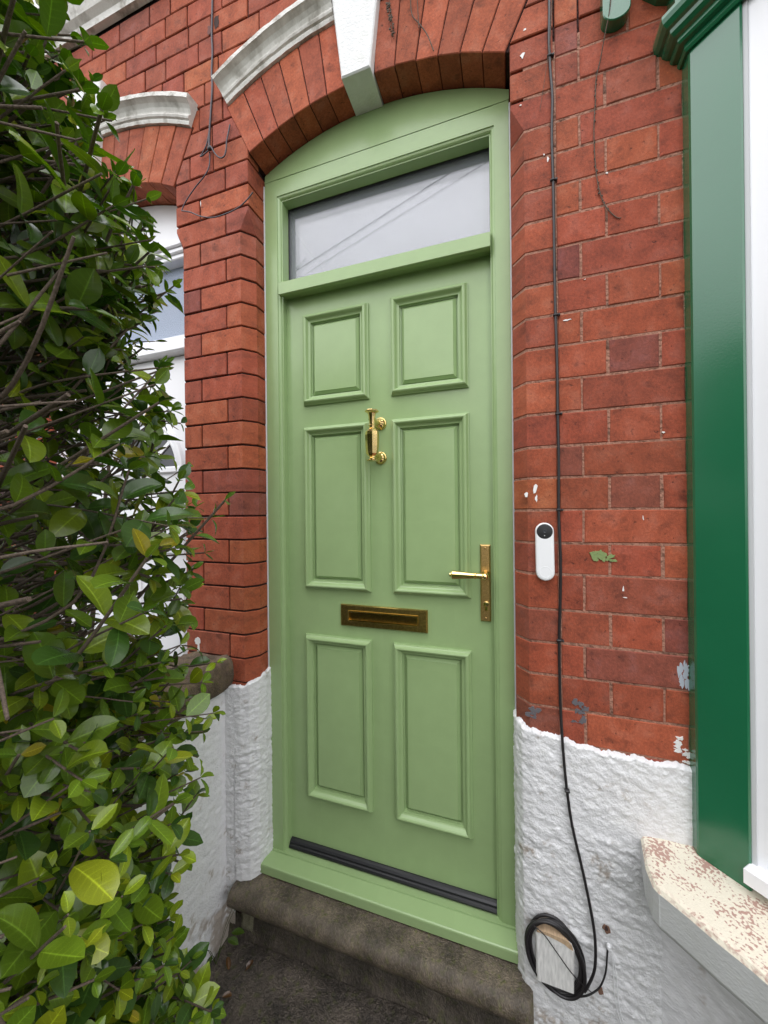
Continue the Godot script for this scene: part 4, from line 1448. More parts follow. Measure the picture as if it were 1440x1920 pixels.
func fittings() -> void:
	# doorbell
	var t := thing("doorbell", "white pill shaped video doorbell with black camera disc on the right brick wall", "doorbell", Vector3(0.5135, 1.34, FACE))
	var s := Shape.new()
	var cap := func(r: float) -> PackedVector2Array:
		var q := PackedVector2Array()
		for k in 17:
			var a := PI * k / 16.0
			q.append(Vector2(0.5135 + r * cos(a), 1.4745 + r * sin(a)))
		for k in 17:
			var a := PI + PI * k / 16.0
			q.append(Vector2(0.5145 + r * cos(a), 1.3650 + r * sin(a)))
		return q
	var rg := func(r: float, z: float) -> PackedVector3Array:
		var o := PackedVector3Array()
		for p in cap.call(r):
			o.append(Vector3(p.x, p.y, z))
		return o
	s.loft([rg.call(0.0215, FACE), rg.call(0.0232, FACE + 0.006), rg.call(0.0232, FACE + 0.016), rg.call(0.0222, FACE + 0.0195), rg.call(0.0200, FACE + 0.0215), rg.call(0.016, FACE + 0.0222)])
	obj("body", s, mats.white_plastic, t)
	s = Shape.new()
	s.lathe(Vector3(0.5135, 1.4745, FACE + 0.0200), Vector3(0, 0, 1), [Vector2(0.0202, 0.0), Vector2(0.0200, 0.0022), Vector2(0.0185, 0.0030), Vector2(0.0, 0.0032)], 32)
	var disc := obj("camera_disc", s, mats.black_rubber, t)
	s = Shape.new()
	s.lathe(Vector3(0.5135, 1.4745, FACE + 0.0230), Vector3(0, 0, 1), [Vector2(0.0048, 0.0), Vector2(0.0044, 0.0010), Vector2(0.0036, 0.0006), Vector2(0.0, 0.0004)], 20)
	obj("lens", s, mats.dark_glass, disc)
	s = Shape.new()
	s.lathe(Vector3(0.5133, 1.4635, FACE + 0.0230), Vector3(0, 0, 1), [Vector2(0.0013, 0.0), Vector2(0.0, 0.0006)], 10)
	obj("status_dot", s, mats.white_plastic, disc)
	s = Shape.new()
	var ring_rows := []
	for k in 25:
		var a := TAU * k / 24.0
		var row := PackedVector3Array()
		for p in [Vector2(0.0158, 0.0221), Vector2(0.0150, 0.0226), Vector2(0.0142, 0.0224), Vector2(0.0100, 0.0218)]:
			row.append(Vector3(0.5145 + cos(a) * p.x, 1.3655 + sin(a) * p.x, FACE + p.y))
		ring_rows.append(row)
	s.grid(ring_rows)
	obj("push_button", s, mats.white_plastic, t)

	# black cable down the wall
	t = thing("cable", "long black cable clipped down the right brick wall beside the doorbell", "cable", Vector3(0.55, 0.3, FACE))
	var zc := FACE + 0.0050
	var run := [Vector3(0.536, 3.10, zc), Vector3(0.540, 2.905, zc), Vector3(0.5385, 2.80, zc), Vector3(0.541, 2.72, zc), Vector3(0.5455, 2.64, zc), Vector3(0.543, 2.544, zc), Vector3(0.5455, 2.39, zc), Vector3(0.5462, 2.20, zc), Vector3(0.5474, 2.056, zc), Vector3(0.5502, 1.91, zc), Vector3(0.5501, 1.79, zc), Vector3(0.5515, 1.66, zc), Vector3(0.5501, 1.526, zc), Vector3(0.5535, 1.40, zc), Vector3(0.5515, 1.28, zc), Vector3(0.5481, 1.183, zc), Vector3(0.5490, 1.02, zc), Vector3(0.5530, 0.90, zc + 0.012), Vector3(0.5611, 0.793, zc + 0.014), Vector3(0.573, 0.70, zc + 0.016), Vector3(0.5949, 0.597, zc + 0.018), Vector3(0.613, 0.50, zc + 0.022), Vector3(0.6215, 0.43, zc + 0.026), Vector3(0.6190, 0.365, zc + 0.032), Vector3(0.604, 0.322, zc + 0.036), Vector3(0.594, 0.300, zc + 0.036)]
	s = Shape.new()
	s.tube(smooth_path(run, 4), PackedFloat32Array([0.0036]), 8)
	obj("sheath", s, mats.black_cable, t)
	for q in [[0.5395, 2.757], [0.5440, 2.420], [0.5475, 2.056], [0.5501, 1.790], [0.5501, 1.532], [0.5481, 1.181]]:
		s = Shape.new()
		s.box(Vector3(q[0], q[1], FACE + 0.006), Vector3(0.013, 0.006, 0.010), 0.002)
		s.lathe(Vector3(q[0] + 0.009, q[1], FACE), Vector3(0, 0, 1), [Vector2(0.0028, 0), Vector2(0.0028, 0.009), Vector2(0.0, 0.010)], 8)
		obj("clip", s, mats.black_cable, t)
	s = Shape.new()
	s.box(Vector3(0.5615, 0.793, 0.145), Vector3(0.012, 0.007, 0.014), 0.002)
	obj("clip", s, mats.black_cable, t)

	# coil of spare cable round the timber block
	t = thing("cable_coil", "loose coil of black cable hung round the white timber block", "cable coil", Vector3(0.52, 0.28, 0.15))
	for k in 6:
		s = Shape.new()
		var pts := []
		var j := rng.randf_range(-0.006, 0.006)
		for q in 22:
			var a := TAU * q / 22.0 + 0.3 * k
			var r := 1.0 + 0.04 * sin(a * 2.0 + k * 1.7) + 0.014 * (k - 2)
			var x := 0.5255 + cos(a) * 0.0650 * r + j
			var y := 0.3560 + sin(a) * 0.0880 * r - (x - 0.52) * 0.22 + j * 0.4
			pts.append(Vector3(x, y, 0.148 + 0.0055 * (k % 3) + 0.004 * sin(a + k)))
		pts.append(pts[0])
		s.tube(smooth_path(pts, 3), PackedFloat32Array([0.0039]), 7)
		obj("loop", s, mats.black_cable, t)
	s = Shape.new()
	s.tube(smooth_path([Vector3(0.475, 0.432, 0.168), Vector3(0.500, 0.425, 0.176), Vector3(0.532, 0.388, 0.177), Vector3(0.562, 0.352, 0.176), Vector3(0.592, 0.318, 0.166), Vector3(0.612, 0.290, 0.150)], 4), PackedFloat32Array([0.0013]), 6)
	obj("bell_wire", s, mats.black_cable, t)
	s = Shape.new()
	s.tube(smooth_path([Vector3(0.582, 0.276, 0.158), Vector3(0.60, 0.286, 0.158), Vector3(0.618, 0.298, 0.154), Vector3(0.632, 0.312, 0.150), Vector3(0.645, 0.345, 0.146), Vector3(0.650, 0.380, 0.142), Vector3(0.653, 0.402, 0.136)], 4), PackedFloat32Array([0.0022]), 7)
	obj("tail", s, mats.black_cable, t)

	# timber block that carried a meter box
	t = thing("timber_block", "white painted timber block with worn top fixed low on the roughcast wall", "wood block", Vector3(0.52, 0.28, 0.15))
	s = Shape.new()
	var bp := PackedVector2Array([Vector2(0.480, 0.285), Vector2(0.570, 0.283), Vector2(0.572, 0.395), Vector2(0.566, 0.410), Vector2(0.552, 0.419), Vector2(0.500, 0.424), Vector2(0.486, 0.420), Vector2(0.479, 0.408)])
	slab_xy(s, bp, 0.115, 0.166, 0.004)
	obj("face", s, mats.worn_white_wood, t)
	s = Shape.new()
	var wp := PackedVector2Array([Vector2(0.482, 0.4180), Vector2(0.505, 0.4170), Vector2(0.530, 0.4125), Vector2(0.548, 0.4080), Vector2(0.560, 0.4010), Vector2(0.569, 0.3990), Vector2(0.5655, 0.4095), Vector2(0.552, 0.4200), Vector2(0.500, 0.4250), Vector2(0.486, 0.4210)])
	slab_xy(s, wp, 0.120, 0.1672, 0.0025)
	obj("worn_edge", s, mats.bare_wood, t)

	# thin white twin wire trailing from a clip
	t = thing("white_wire", "thin white twin wire trailing down the roughcast from a small clip", "wire", Vector3(0.66, 0.1, 0.14))
	for k in 2:
		s = Shape.new()
		var o := 0.007 * k
		s.tube(smooth_path([Vector3(0.655, 0.418, 0.140), Vector3(0.662 + o * 0.3, 0.392, 0.143), Vector3(0.664 + o, 0.34, 0.144), Vector3(0.667 + o, 0.285, 0.144), Vector3(0.678 + o, 0.235, 0.144), Vector3(0.70 + o, 0.19, 0.145), Vector3(0.730 + o, 0.155, 0.148), Vector3(0.78, 0.12, 0.16)], 5), PackedFloat32Array([0.0011]), 6)
		obj("strand", s, mats.white_plastic, t)
	s = Shape.new()
	s.box(Vector3(0.655, 0.412, 0.141), Vector3(0.010, 0.014, 0.012), 0.003)
	obj("clip", s, mats.white_plastic, t)

	# grey telephone wire on the left pier with its loose ends
	t = thing("telephone_wire", "grey telephone wire with knotted loose ends hanging on the brick pier left of the door", "wire", Vector3(-0.61, 2.7, FACE))
	var zw := FACE + 0.0045
	var parts := [
		[0.0036, [Vector3(-0.590, 3.60, zw), Vector3(-0.592, 3.42, zw), Vector3(-0.5965, 3.30, zw), Vector3(-0.594, 3.23, zw), Vector3(-0.5985, 3.16, zw), Vector3(-0.5965, 3.10, zw), Vector3(-0.6035, 3.02, zw), Vector3(-0.611, 2.945, zw), Vector3(-0.6135, 2.895, zw), Vector3(-0.6115, 2.872, zw + 0.004)]],
		[0.0024, [Vector3(-0.613, 2.945, zw), Vector3(-0.625, 2.900, zw), Vector3(-0.647, 2.872, zw), Vector3(-0.652, 2.861, zw + 0.004), Vector3(-0.640, 2.859, zw + 0.005), Vector3(-0.612, 2.868, zw + 0.005)]],
		[0.0026, [Vector3(-0.612, 2.872, zw + 0.004), Vector3(-0.606, 2.880, zw + 0.008), Vector3(-0.597, 2.874, zw + 0.008), Vector3(-0.585, 2.852, zw + 0.006), Vector3(-0.565, 2.829, zw + 0.004), Vector3(-0.545, 2.826, zw + 0.003), Vector3(-0.535, 2.845, zw + 0.003), Vector3(-0.531, 2.880, zw + 0.003), Vector3(-0.525, 2.905, zw + 0.002), Vector3(-0.517, 2.934, zw + 0.002)]],
		[0.0022, [Vector3(-0.6115, 2.868, zw), Vector3(-0.6135, 2.820, zw), Vector3(-0.630, 2.784, zw + 0.004), Vector3(-0.675, 2.750, zw + 0.006), Vector3(-0.715, 2.712, zw + 0.008), Vector3(-0.735, 2.680, zw + 0.010), Vector3(-0.728, 2.672, zw + 0.012), Vector3(-0.690, 2.655, zw + 0.014), Vector3(-0.640, 2.625, zw + 0.016), Vector3(-0.585, 2.605, zw + 0.018), Vector3(-0.530, 2.600, zw + 0.020), Vector3(-0.470, 2.605, zw + 0.022), Vector3(-0.432, 2.622, zw + 0.022), Vector3(-0.405, 2.642, zw + 0.022)]],
	]
	for p in parts:
		s = Shape.new()
		s.tube(smooth_path(p[1], 5), PackedFloat32Array([p[0]]), 7)
		obj("strand", s, mats.grey_cable, t)
	s = Shape.new()
	s.lathe(Vector3(-0.606, 2.872, zw + 0.001), Vector3(0.3, 0.2, 1), [Vector2(0.0, 0), Vector2(0.008, 0.002), Vector2(0.010, 0.006), Vector2(0.007, 0.011), Vector2(0.0, 0.013)], 12)
	obj("knot", s, mats.black_cable, t)

# ---------------------------------------------------------------- dry climbers, drips and smears
func blot(cx: float, cy: float, rx: float, ry: float, z: float, seed_: int, count := 14, jag := 0.35) -> Shape:
	var f := RandomNumberGenerator.new()
	f.seed = seed_
	var s := Shape.new()
	var poly := PackedVector2Array()
	for k in count:
		var a := TAU * k / count
		var r := 1.0 + f.randf_range(-jag, jag)
		poly.append(Vector2(cx + cos(a) * rx * r, cy + sin(a) * ry * r))
	slab_xy(s, poly, z - 0.002, z + 0.0004 + (seed_ % 40) * 0.00003, 0.0001)
	return s

func vines_and_marks() -> void:
	var t := thing("dry_vine", "thin dry climber stem curling down the right brick wall below the green bracket", "dry vine", Vector3(0.64, 2.4, FACE))
	var zv := FACE + 0.003
	var s := Shape.new()
	var pts := [Vector3(0.685, 2.90, 0.153), Vector3(0.678, 2.80, 0.153), Vector3(0.668, 2.745, 0.14), Vector3(0.660, 2.70, zv), Vector3(0.650, 2.655, zv), Vector3(0.648, 2.60, zv), Vector3(0.644, 2.53, zv), Vector3(0.6455, 2.45, zv), Vector3(0.651, 2.385, zv), Vector3(0.662, 2.335, zv), Vector3(0.676, 2.305, zv), Vector3(0.694, 2.282, zv), Vector3(0.704, 2.279, zv)]
	s.tube(smooth_path(pts, 4), PackedFloat32Array([0.0013]), 5)
	obj("stem", s, mats.bark, t)
	s = Shape.new()
	for k in 26:
		var p: Vector3 = smooth_path(pts, 4)[14 + k]
		s.box(p + Vector3(rng.randf_range(-0.003, 0.003), rng.randf_range(-0.003, 0.003), 0), Vector3.ONE * rng.randf_range(0.0016, 0.004), 0.0004)
	obj("rootlets", s, mats.bark, t).set_meta("kind", "stuff")
	t = thing("dry_vine", "straight dry twig hanging beside the black cable high on the right wall", "dry vine", Vector3(0.53, 2.6, FACE))
	s = Shape.new()
	s.tube(smooth_path([Vector3(0.551, 3.0, zv), Vector3(0.541, 2.80, zv + 0.006), Vector3(0.527, 2.70, zv + 0.004), Vector3(0.514, 2.62, zv)], 4), PackedFloat32Array([0.0013, 0.0013, 0.0012, 0.0012, 0.001, 0.001, 0.0006]), 5)
	obj("stem", s, mats.bark, t)
	t = thing("dry_vine", "dry seed head dangling over the arch bricks beside the keystone", "dry vine", Vector3(0.10, 3.1, FACE))
	s = Shape.new()
	s.tube(smooth_path([Vector3(0.085, 3.25, 0.14), Vector3(0.090, 3.12, 0.135), Vector3(0.098, 3.04, 0.131), Vector3(0.1015, 2.985, 0.130)], 4), PackedFloat32Array([0.001]), 5)
	obj("stem", s, mats.bark, t)
	s = Shape.new()
	for k in 46:
		var f := rng.randf()
		var p := Vector3(lerpf(0.086, 0.1015, f), lerpf(3.10, 2.985, f), 0.131) + Vector3(rng.randf_range(-0.006, 0.006), rng.randf_range(-0.006, 0.006), rng.randf_range(0, 0.006))
		s.box(p, Vector3(rng.randf_range(0.003, 0.007), rng.randf_range(0.003, 0.006), 0.003), 0.001)
	obj("seed_head", s, mats.bark, t).set_meta("kind", "stuff")
	t = thing("dry_vine", "bare brown tendril crossing the arch bricks right of the keystone", "dry vine", Vector3(0.2, 3.0, FACE))
	s = Shape.new()
	s.tube(smooth_path([Vector3(0.150, 3.20, 0.132), Vector3(0.156, 3.10, 0.130), Vector3(0.160, 3.035, 0.129), Vector3(0.180, 3.00, 0.129), Vector3(0.205, 2.955, 0.130), Vector3(0.2255, 2.895, 0.131)], 5), PackedFloat32Array([0.0016]), 5)
	s.tube(smooth_path([Vector3(0.172, 3.20, 0.132), Vector3(0.178, 3.06, 0.130), Vector3(0.181, 2.985, 0.129)], 5), PackedFloat32Array([0.0012]), 5)
	obj("stem", s, mats.bark, t)

	# paint on the brickwork
	var f: Node3D = get_node("brick_facade")
	var green := mat("paint_smear_green", lin(0.20, 0.27, 0.10), 0.8)
	var grey := mat("paint_smear_grey", lin(0.12, 0.11, 0.12), 0.8)
	var blue := mat("paint_smear_blue", lin(0.42, 0.46, 0.52), 0.7)
	var white := mat("paint_drip_white", lin(0.78, 0.77, 0.75), 0.7)
	var z := FACE + 0.0008
	for k in 16:
		obj("paint_smear", blot(0.656 + rng.randf_range(-0.024, 0.026), 1.408 + rng.randf_range(-0.010, 0.012), rng.randf_range(0.004, 0.010), rng.randf_range(0.003, 0.007), z, 100 + k, 12, 0.5), green, f)
	for k in 14:
		obj("paint_smear", blot(0.482 + rng.randf_range(-0.018, 0.018), 0.972 + rng.randf_range(-0.016, 0.016), rng.randf_range(0.003, 0.008), rng.randf_range(0.002, 0.007), z, 140 + k, 12, 0.5), grey, f)
		obj("paint_smear", blot(0.597 + rng.randf_range(-0.016, 0.020), 0.985 + rng.randf_range(-0.020, 0.04), rng.randf_range(0.003, 0.008), rng.randf_range(0.002, 0.008), z, 170 + k, 12, 0.5), grey, f)
	for k in 9:
		obj("paint_smear", blot(0.826 + rng.randf_range(-0.010, 0.008), 1.120 + rng.randf_range(-0.03, 0.03), rng.randf_range(0.003, 0.006), rng.randf_range(0.008, 0.016), z, 200 + k, 12, 0.5), blue, f)
	for k in 12:
		obj("paint_smear", blot(0.826 + rng.randf_range(-0.014, 0.010), 0.935 + rng.randf_range(-0.03, 0.035), rng.randf_range(0.003, 0.009), rng.randf_range(0.002, 0.006), z, 220 + k, 12, 0.5), white, f)
	# white drip on the pier, specks elsewhere
	obj("paint_drip", blot(-0.694, 1.052, 0.013, 0.014, z, 301, 16, 0.12), white, f)
	obj("paint_drip", blot(-0.690, 1.022, 0.005, 0.024, z, 302, 16, 0.1), white, f)
	obj("paint_drip", blot(-0.684, 1.001, 0.012, 0.0035, z, 303, 14, 0.3), white, f)
	for q in [[0.4705, 2.790, 0.007, 0.007], [0.465, 2.655, 0.003, 0.002], [0.4925, 1.590, 0.006, 0.010], [0.495, 1.565, 0.003, 0.008], [0.470, 1.575, 0.005, 0.005], [0.5335, 2.485, 0.003, 0.006], [0.524, 2.50, 0.002, 0.003], [0.5755, 2.04, 0.008, 0.002], [0.673, 2.405, 0.003, 0.002], [0.70, 1.325, 0.002, 0.007], [0.705, 1.305, 0.006, 0.001], [0.79, 1.722, 0.004, 0.002], [-0.66, 2.69, 0.0015, 0.014], [0.478, 2.86, 0.004, 0.004], [0.62, 2.14, 0.003, 0.001], [0.745, 1.51, 0.0015, 0.006]]:
		obj("paint_fleck", blot(q[0], q[1], q[2], q[3], z, int(q[0] * 9000), 9, 0.5), white, f)
	# soot round the old cable hole, and holes in the roughcast
	var dark := mat("soot", lin(0.05, 0.028, 0.024), 0.95)
	obj("cable_hole", blot(-0.578, 3.336, 0.013, 0.024, z, 330, 14, 0.25), dark, f)
	obj("cable_hole", blot(-0.610, 3.322, 0.010, 0.018, z, 331, 14, 0.3), mat("soot_light", lin(0.16, 0.07, 0.06), 0.95), f)
	var hb := mat("broken_render", lin(0.20, 0.11, 0.075), 0.95)
	obj("broken_render", blot(0.651, 0.452, 0.008, 0.010, 0.1375, 340, 12, 0.3), hb, f)
	obj("broken_render", blot(0.650, 0.455, 0.004, 0.006, 0.1382, 341, 12, 0.3), dark, f)
	obj("broken_render", blot(0.636, 0.288, 0.006, 0.008, 0.1385, 342, 12, 0.3), hb, f)

# ---------------------------------------------------------------- hedge
func leaf_shape(s: Shape, p: Vector3, dir: Vector3, nrm: Vector3, length: float, width: float, fold: float, bend: float, rows_n: int, cols_n: int, bite: int) -> void:
	dir = dir.normalized()
	var side := dir.cross(nrm).normalized()
	nrm = side.cross(dir).normalized()
	var rows := []
	var ph := rng.randf() * TAU
	var point := rng.randf()
	for r in rows_n + 1:
		var f := float(r) / rows_n
		var a := bend * f
		var d2 := dir * cos(a) - nrm * sin(a)
		var n2 := nrm * cos(a) + dir * sin(a)
		var q := p
		if absf(bend) > 0.02:
			q += (dir * sin(a) - nrm * (1.0 - cos(a))) * (length / bend)
		else:
			q += dir * (length * f)
		var hw := width * 0.5 * pow(maxf(sin(PI * pow(clampf(f * 0.97 + 0.015, 0, 1), lerpf(1.16, 0.90, point))), 0.0), lerpf(0.52, 0.74, point))
		if f > 0.97:
			hw *= 0.25
		if f < 0.02:
			hw = 0.0009
		var row := PackedVector3Array()
		for c in cols_n + 1:
			var t := float(c) / cols_n * 2.0 - 1.0
			var w := hw
			if bite == 1 and t > 0.1 and f > 0.35 and f < 0.72:
				w *= 0.45 + 0.25 * sin(f * 40.0 + ph)
			elif bite == 2 and f > 0.70:
				w *= 0.55 + 0.4 * sin(f * 33.0 + ph + t * 3.0)
			var wave := sin(f * 7.0 + ph + t) * width * 0.03 * absf(t)
			row.append(q + side * (t * w * cos(fold * absf(t) * 0.8 + fold * 0.2)) + n2 * (absf(t) * w * sin(fold) + wave))
		rows.append(row)
	s.grid(rows)

func leaf_tone(y: float, inner: float) -> Color:
	var t := rng.randf()
	var c := Color(0.155, 0.280, 0.030)
	if t < 0.24:
		c = Color(0.080, 0.175, 0.034)
	elif t < 0.54:
		c = Color(0.200, 0.330, 0.030)
	elif t < 0.73:
		c = Color(0.290, 0.410, 0.032)
	elif t < 0.79 and inner < 0.4:
		c = Color(0.40, 0.48, 0.035)
	elif t < 0.80:
		c = Color(0.48, 0.42, 0.03)
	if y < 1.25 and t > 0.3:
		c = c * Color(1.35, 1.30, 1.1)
	var f := rng.randf_range(0.8, 1.25)
	return Color(c.r * f, c.g * f, c.b * f)

func hedge() -> void:
	rng.seed = 90210
	var t := thing("privet_hedge", "tall overgrown privet hedge with glossy oval leaves overhanging the white garden wall", "hedge", Vector3(-0.85, 0, 0.9))
	var cv := Curve2D.new()
	for p in [Vector2(-0.05, 3.2), Vector2(0.0, 2.3), Vector2(0.02, 1.48), Vector2(0.06, 1.28), Vector2(0.04, 1.08), Vector2(-0.01, 0.93), Vector2(-0.08, 0.81), Vector2(-0.16, 0.71), Vector2(-0.30, 0.65), Vector2(-0.50, 0.60), Vector2(-0.85, 0.58)]:
		cv.add_point(p)
	cv.bake_interval = 0.02
	var ln := cv.get_baked_length()
	var bulge := FastNoiseLite.new()
	bulge.seed = 5
	bulge.frequency = 2.2
	var cam := Vector3(0.4275, 1.53, 1.2276)
	var view := Basis.from_euler(Vector3(0.0010, 0.3270, -0.0102), EULER_ORDER_YXZ).inverse()

	# woody stems from the bed behind the garden wall
	var stems := []
	for k in 15:
		var b := Vector3(rng.randf_range(-1.05, -0.72), 0.0, rng.randf_range(0.45, 1.45))
		var top := b + Vector3(rng.randf_range(-0.1, 0.25), rng.randf_range(1.7, 2.2), rng.randf_range(-0.15, 0.15))
		var path := smooth_path([b, b.lerp(top, 0.3) + Vector3(rng.randf_range(-0.06, 0.06), 0, rng.randf_range(-0.06, 0.06)), b.lerp(top, 0.65) + Vector3(rng.randf_range(-0.06, 0.06), 0, rng.randf_range(-0.06, 0.06)), top], 5)
		stems.append(path)
		var s := Shape.new()
		var rad := PackedFloat32Array()
		for q in path.size():
			rad.append(lerpf(0.013, 0.004, float(q) / path.size()))
		s.tube(path, rad, 7)
		obj("trunk", s, mats.bark, t)

	var twigs := []       # [path, radius]
	var leaves := []      # [point, direction, normal, length, inner, size on the picture]
	var count := 2250
	for k in count:
		var y := rng.randf_range(0.30, 2.42)
		var f := rng.randf_range(0.56, 1.0) if k % 4 != 0 else rng.randf_range(0.0, 0.56)
		var thin := 1.0
		if y > 1.30 and y < 1.78 and f > 0.5:
			thin = 0.58 if f > 0.72 else 0.66
		elif y >= 1.78:
			thin = 0.95
		if rng.randf() > thin:
			continue
		var p2 := cv.sample_baked(f * ln)
		var d := (cv.sample_baked(minf(f * ln + 0.03, ln)) - cv.sample_baked(maxf(f * ln - 0.03, 0.0))).normalized()
		var out2 := Vector2(-d.y, d.x)
		var top_in := smoothstep(1.86, 2.25, y) * 0.095 + smoothstep(2.2, 2.5, y) * 0.10
		var push := bulge.get_noise_2d(f * ln * 2.0, y) * 0.10 - top_in + rng.randf_range(-0.07, 0.015) + 0.035 * smoothstep(1.40, 1.15, y) * 0.5 + 0.055 * smoothstep(1.30, 1.42, y) * smoothstep(1.86, 1.70, y)
		var tip2 := p2 + out2 * push
		var tip := Vector3(tip2.x, y, tip2.y)
		var len_ := rng.randf_range(0.16, 0.36)
		var root := tip - Vector3(out2.x, 0, out2.y) * len_ * 0.75 + Vector3(-0.20 * len_ / 0.3, rng.randf_range(-0.26, 0.07), rng.randf_range(-0.20, 0.16))
		var mid := root.lerp(tip, 0.5) + Vector3(rng.randf_range(-0.04, 0.04), rng.randf_range(-0.06, 0.04), rng.randf_range(-0.04, 0.04))
		var path := smooth_path([root, mid, tip], 5)
		twigs.append([path, rng.randf_range(0.0012, 0.0026), 0])
		var n := rng.randi_range(4, 7)
		var roll := rng.randf() * PI
		var big := rng.randf_range(0.75, 1.15)
		for q in n:
			var at := 1.0 - 0.80 * float(q) / n
			var idx := at * (path.size() - 1)
			var i0 := mini(int(idx), path.size() - 2)
			var pp := path[i0].lerp(path[i0 + 1], idx - i0)
			var td := (path[i0 + 1] - path[i0]).normalized()
			var sd := td.cross(Vector3.UP).normalized()
			var ud := sd.cross(td)
			var aa := roll + (PI * 0.5 if q % 2 == 1 else 0.0)
			for g in [0.0, PI]:
				if rng.randf() < 0.10:
					continue
				var radial := sd * cos(aa + g) + ud * sin(aa + g)
				var ld := (td * rng.randf_range(0.35, 0.85) + radial).normalized()
				var nn := (Vector3(0, 1.0, 0) + td * 0.5 + Vector3(out2.x, 0, out2.y) * 0.5 + Vector3(rng.randf_range(-0.6, 0.6), rng.randf_range(-0.3, 0.3), rng.randf_range(-0.6, 0.6))).normalized()
				var size := rng.randf_range(0.036, 0.058) * big * (0.55 if q == 0 else 1.0)
				leaves.append([pp + radial * 0.002, ld, nn, size, 1.0 - at, 0.0])
		if rng.randf() < 0.8:
			leaves.append([tip, (tip - mid).normalized(), Vector3.UP, 0.022, 0.0, 0.0])
	# bare inner twigs
	for k in 300:
		var y := rng.randf_range(0.8, 2.1)
		var f := rng.randf_range(0.56, 1.0)
		var p2 := cv.sample_baked(f * ln)
		var d := (cv.sample_baked(minf(f * ln + 0.03, ln)) - cv.sample_baked(maxf(f * ln - 0.03, 0.0))).normalized()
		var out2 := Vector2(-d.y, d.x)
		var tip := Vector3(p2.x, y, p2.y) - Vector3(out2.x, 0, out2.y) * rng.randf_range(0.02, 0.20)
		var root := tip - Vector3(out2.x, 0, out2.y) * rng.randf_range(0.15, 0.35) + Vector3(-0.20, rng.randf_range(-0.24, 0.16), rng.randf_range(-0.22, 0.22))
		twigs.append([smooth_path([root, root.lerp(tip, 0.5) + Vector3(rng.randf_range(-0.04, 0.04), rng.randf_range(-0.03, 0.03), rng.randf_range(-0.04, 0.04)), tip], 4), rng.randf_range(0.0014, 0.0042), 1])
	# a few inner leaves that close the hedge low down and high up
	for k in 3000:
		var y := rng.randf_range(0.25, 2.30)
		if y > 1.26 and y < 1.78 and rng.randf() < 0.90:
			continue
		var f := rng.randf_range(0.50, 1.0) if k % 5 != 0 else rng.randf_range(0.0, 0.5)
		var p2 := cv.sample_baked(f * ln)
		var d := (cv.sample_baked(minf(f * ln + 0.03, ln)) - cv.sample_baked(maxf(f * ln - 0.03, 0.0))).normalized()
		var out2 := Vector2(-d.y, d.x)
		var p := Vector3(p2.x, y, p2.y) - Vector3(out2.x, 0, out2.y) * rng.randf_range(0.10, 0.45)
		var ld := Vector3(rng.randf_range(-1, 1), rng.randf_range(-0.6, 0.4), rng.randf_range(-1, 1)).normalized()
		leaves.append([p, ld, Vector3(rng.randf_range(-0.6, 0.6), 1, rng.randf_range(-0.6, 0.6)), rng.randf_range(0.035, 0.055), 0.8, 0.0])

	for l in leaves:
		var q: Vector3 = view * (l[0] - cam)
		var depth := -q.z
		var sz := 0.0
		if depth > 0.05 and absf(q.x / depth) < 1.05 and absf(q.y / depth) < 1.40:
			sz = l[3] / depth * (1.0 - 0.5 * l[4])
		if depth > 0.0 and depth < 0.385 and q.length() < 0.68:
			sz = -1.0
		l[5] = sz
	leaves.sort_custom(func(a, b): return a[5] > b[5])
	var mass := Shape.new()
	for k in leaves.size():
		var l: Array = leaves[k]
		if l[5] < 0.0:
			continue
		var tone := leaf_tone(l[0].y, l[4])
		var fold := rng.randf_range(0.05, 0.42)
		var bend := rng.randf_range(-0.25, 0.9)
		var wd: float = l[3] * rng.randf_range(0.52, 0.70)
		var bite := 0
		var luck := rng.randf()
		if luck < 0.07:
			bite = 1
		elif luck < 0.11:
			bite = 2
		if k < 300:
			var s := Shape.new()
			s.col = tone
			leaf_shape(s, l[0], l[1], l[2], l[3], wd, fold, bend, 9, 6, bite)
			obj("leaf", s, mats.leaf, t)
		else:
			mass.col = tone
			leaf_shape(mass, l[0], l[1], l[2], l[3], wd, fold, bend, 5, 4, bite)
	obj("foliage", mass, mats.leaf, t).set_meta("kind", "stuff")
	var rest := Shape.new()
	for k in twigs.size():
		var w: Array = twigs[k]
		var rad := PackedFloat32Array()
		for q in w[0].size():
			rad.append(lerpf(w[1] * 1.5, w[1] * 0.6, float(q) / w[0].size()))
		if k % 6 == 0:
			var s := Shape.new()
			s.tube(w[0], rad, 6)
			obj("branch", s, mats.bark, t)
		else:
			rest.tube(w[0], rad, 5)
	obj("twigs", rest, mats.bark, t).set_meta("kind", "stuff")

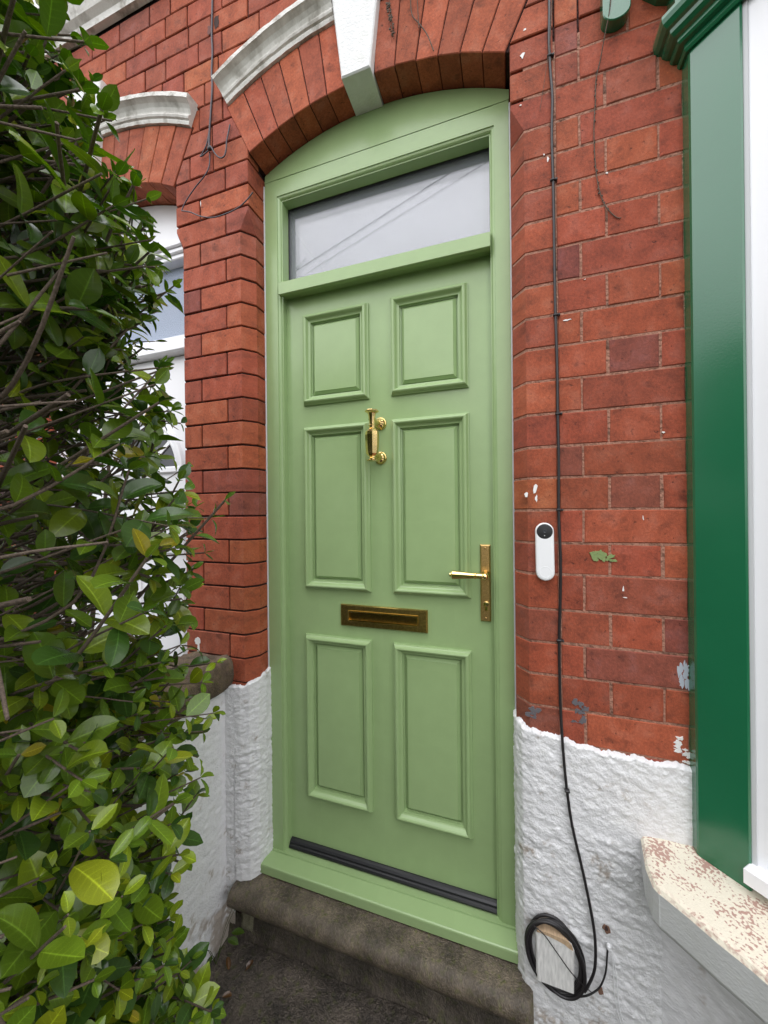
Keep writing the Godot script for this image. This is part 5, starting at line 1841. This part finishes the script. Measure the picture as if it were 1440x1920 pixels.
func weeds() -> void:
	rng.seed = 60
	for spot in [[Vector3(-0.53, 0.01, 0.22), 7, 0.13, "spindly weed growing where the garden wall meets the step"], [Vector3(0.03, 0.008, 0.30), 6, 0.03, "tiny green seedling in the middle of the dark flagstone"]]:
		var t := thing("weed", spot[3], "weed", spot[0])
		for k in spot[1]:
			var s := Shape.new()
			s.col = Color(0.10, 0.17, 0.03) * rng.randf_range(0.8, 1.3)
			var a := rng.randf() * TAU
			var h: float = spot[2] * rng.randf_range(0.5, 1.1)
			var tip: Vector3 = spot[0] + Vector3(cos(a) * h * 0.5, h, sin(a) * h * 0.5)
			s.tube(smooth_path([spot[0], spot[0].lerp(tip, 0.5) + Vector3(0, h * 0.15, 0), tip], 3), PackedFloat32Array([0.0012, 0.001, 0.0007]), 4)
			leaf_shape(s, tip, Vector3(cos(a), 0.3, sin(a)), Vector3.UP, h * 0.35 + 0.008, h * 0.18 + 0.004, 0.2, 0.5, 5, 4, 0)
			obj("shoot", s, mats.leaf, t)

	# a few dead leaves blown into the corner
	for k in 3:
		var p := Vector3([-0.50, -0.44, -0.41][k], 0.022, [0.20, 0.29, 0.18][k])
		var s := Shape.new()
		s.col = Color(0.20, 0.10, 0.045) * rng.randf_range(0.7, 1.5)
		var a := rng.randf() * TAU
		leaf_shape(s, p, Vector3(cos(a), 0.15, sin(a)), Vector3(0.2, 1, 0.1), rng.randf_range(0.025, 0.04), 0.018, 0.5, 0.9, 6, 4, 2)
		tag(obj("fallen_leaf", s, mats.leaf), ["curled brown dead leaf lying closest to the foot of the garden wall", "brown dead leaf on the open flagstone, farthest out from the step", "small brown dead leaf tight against the step riser near the garden wall"][k], "leaf", "dead leaves in the corner by the step")

func overhead_wire() -> void:
	# service wire that crosses the street and shows in the fanlight
	var t := thing("overhead_wire", "thin overhead wire crossing the street in front of the houses, seen reflected in the fanlight", "wire", Vector3(0, 6, 6))
	var s := Shape.new()
	s.tube(smooth_path([Vector3(-9.5, 4.19, 5.0), Vector3(-3.532, 6.184, 5.0), Vector3(0.055, 7.383, 5.0), Vector3(9.0, 10.37, 5.0)], 4), PackedFloat32Array([0.008]), 6)
	obj("strand", s, mats.black_cable, t)
	s = Shape.new()
	s.tube(smooth_path([Vector3(-9.5, 4.05, 5.1), Vector3(-3.532, 6.10, 5.1), Vector3(0.055, 7.27, 5.1), Vector3(9.0, 10.2, 5.1)], 4), PackedFloat32Array([0.005]), 6)
	obj("strand", s, mats.grey_cable, t)
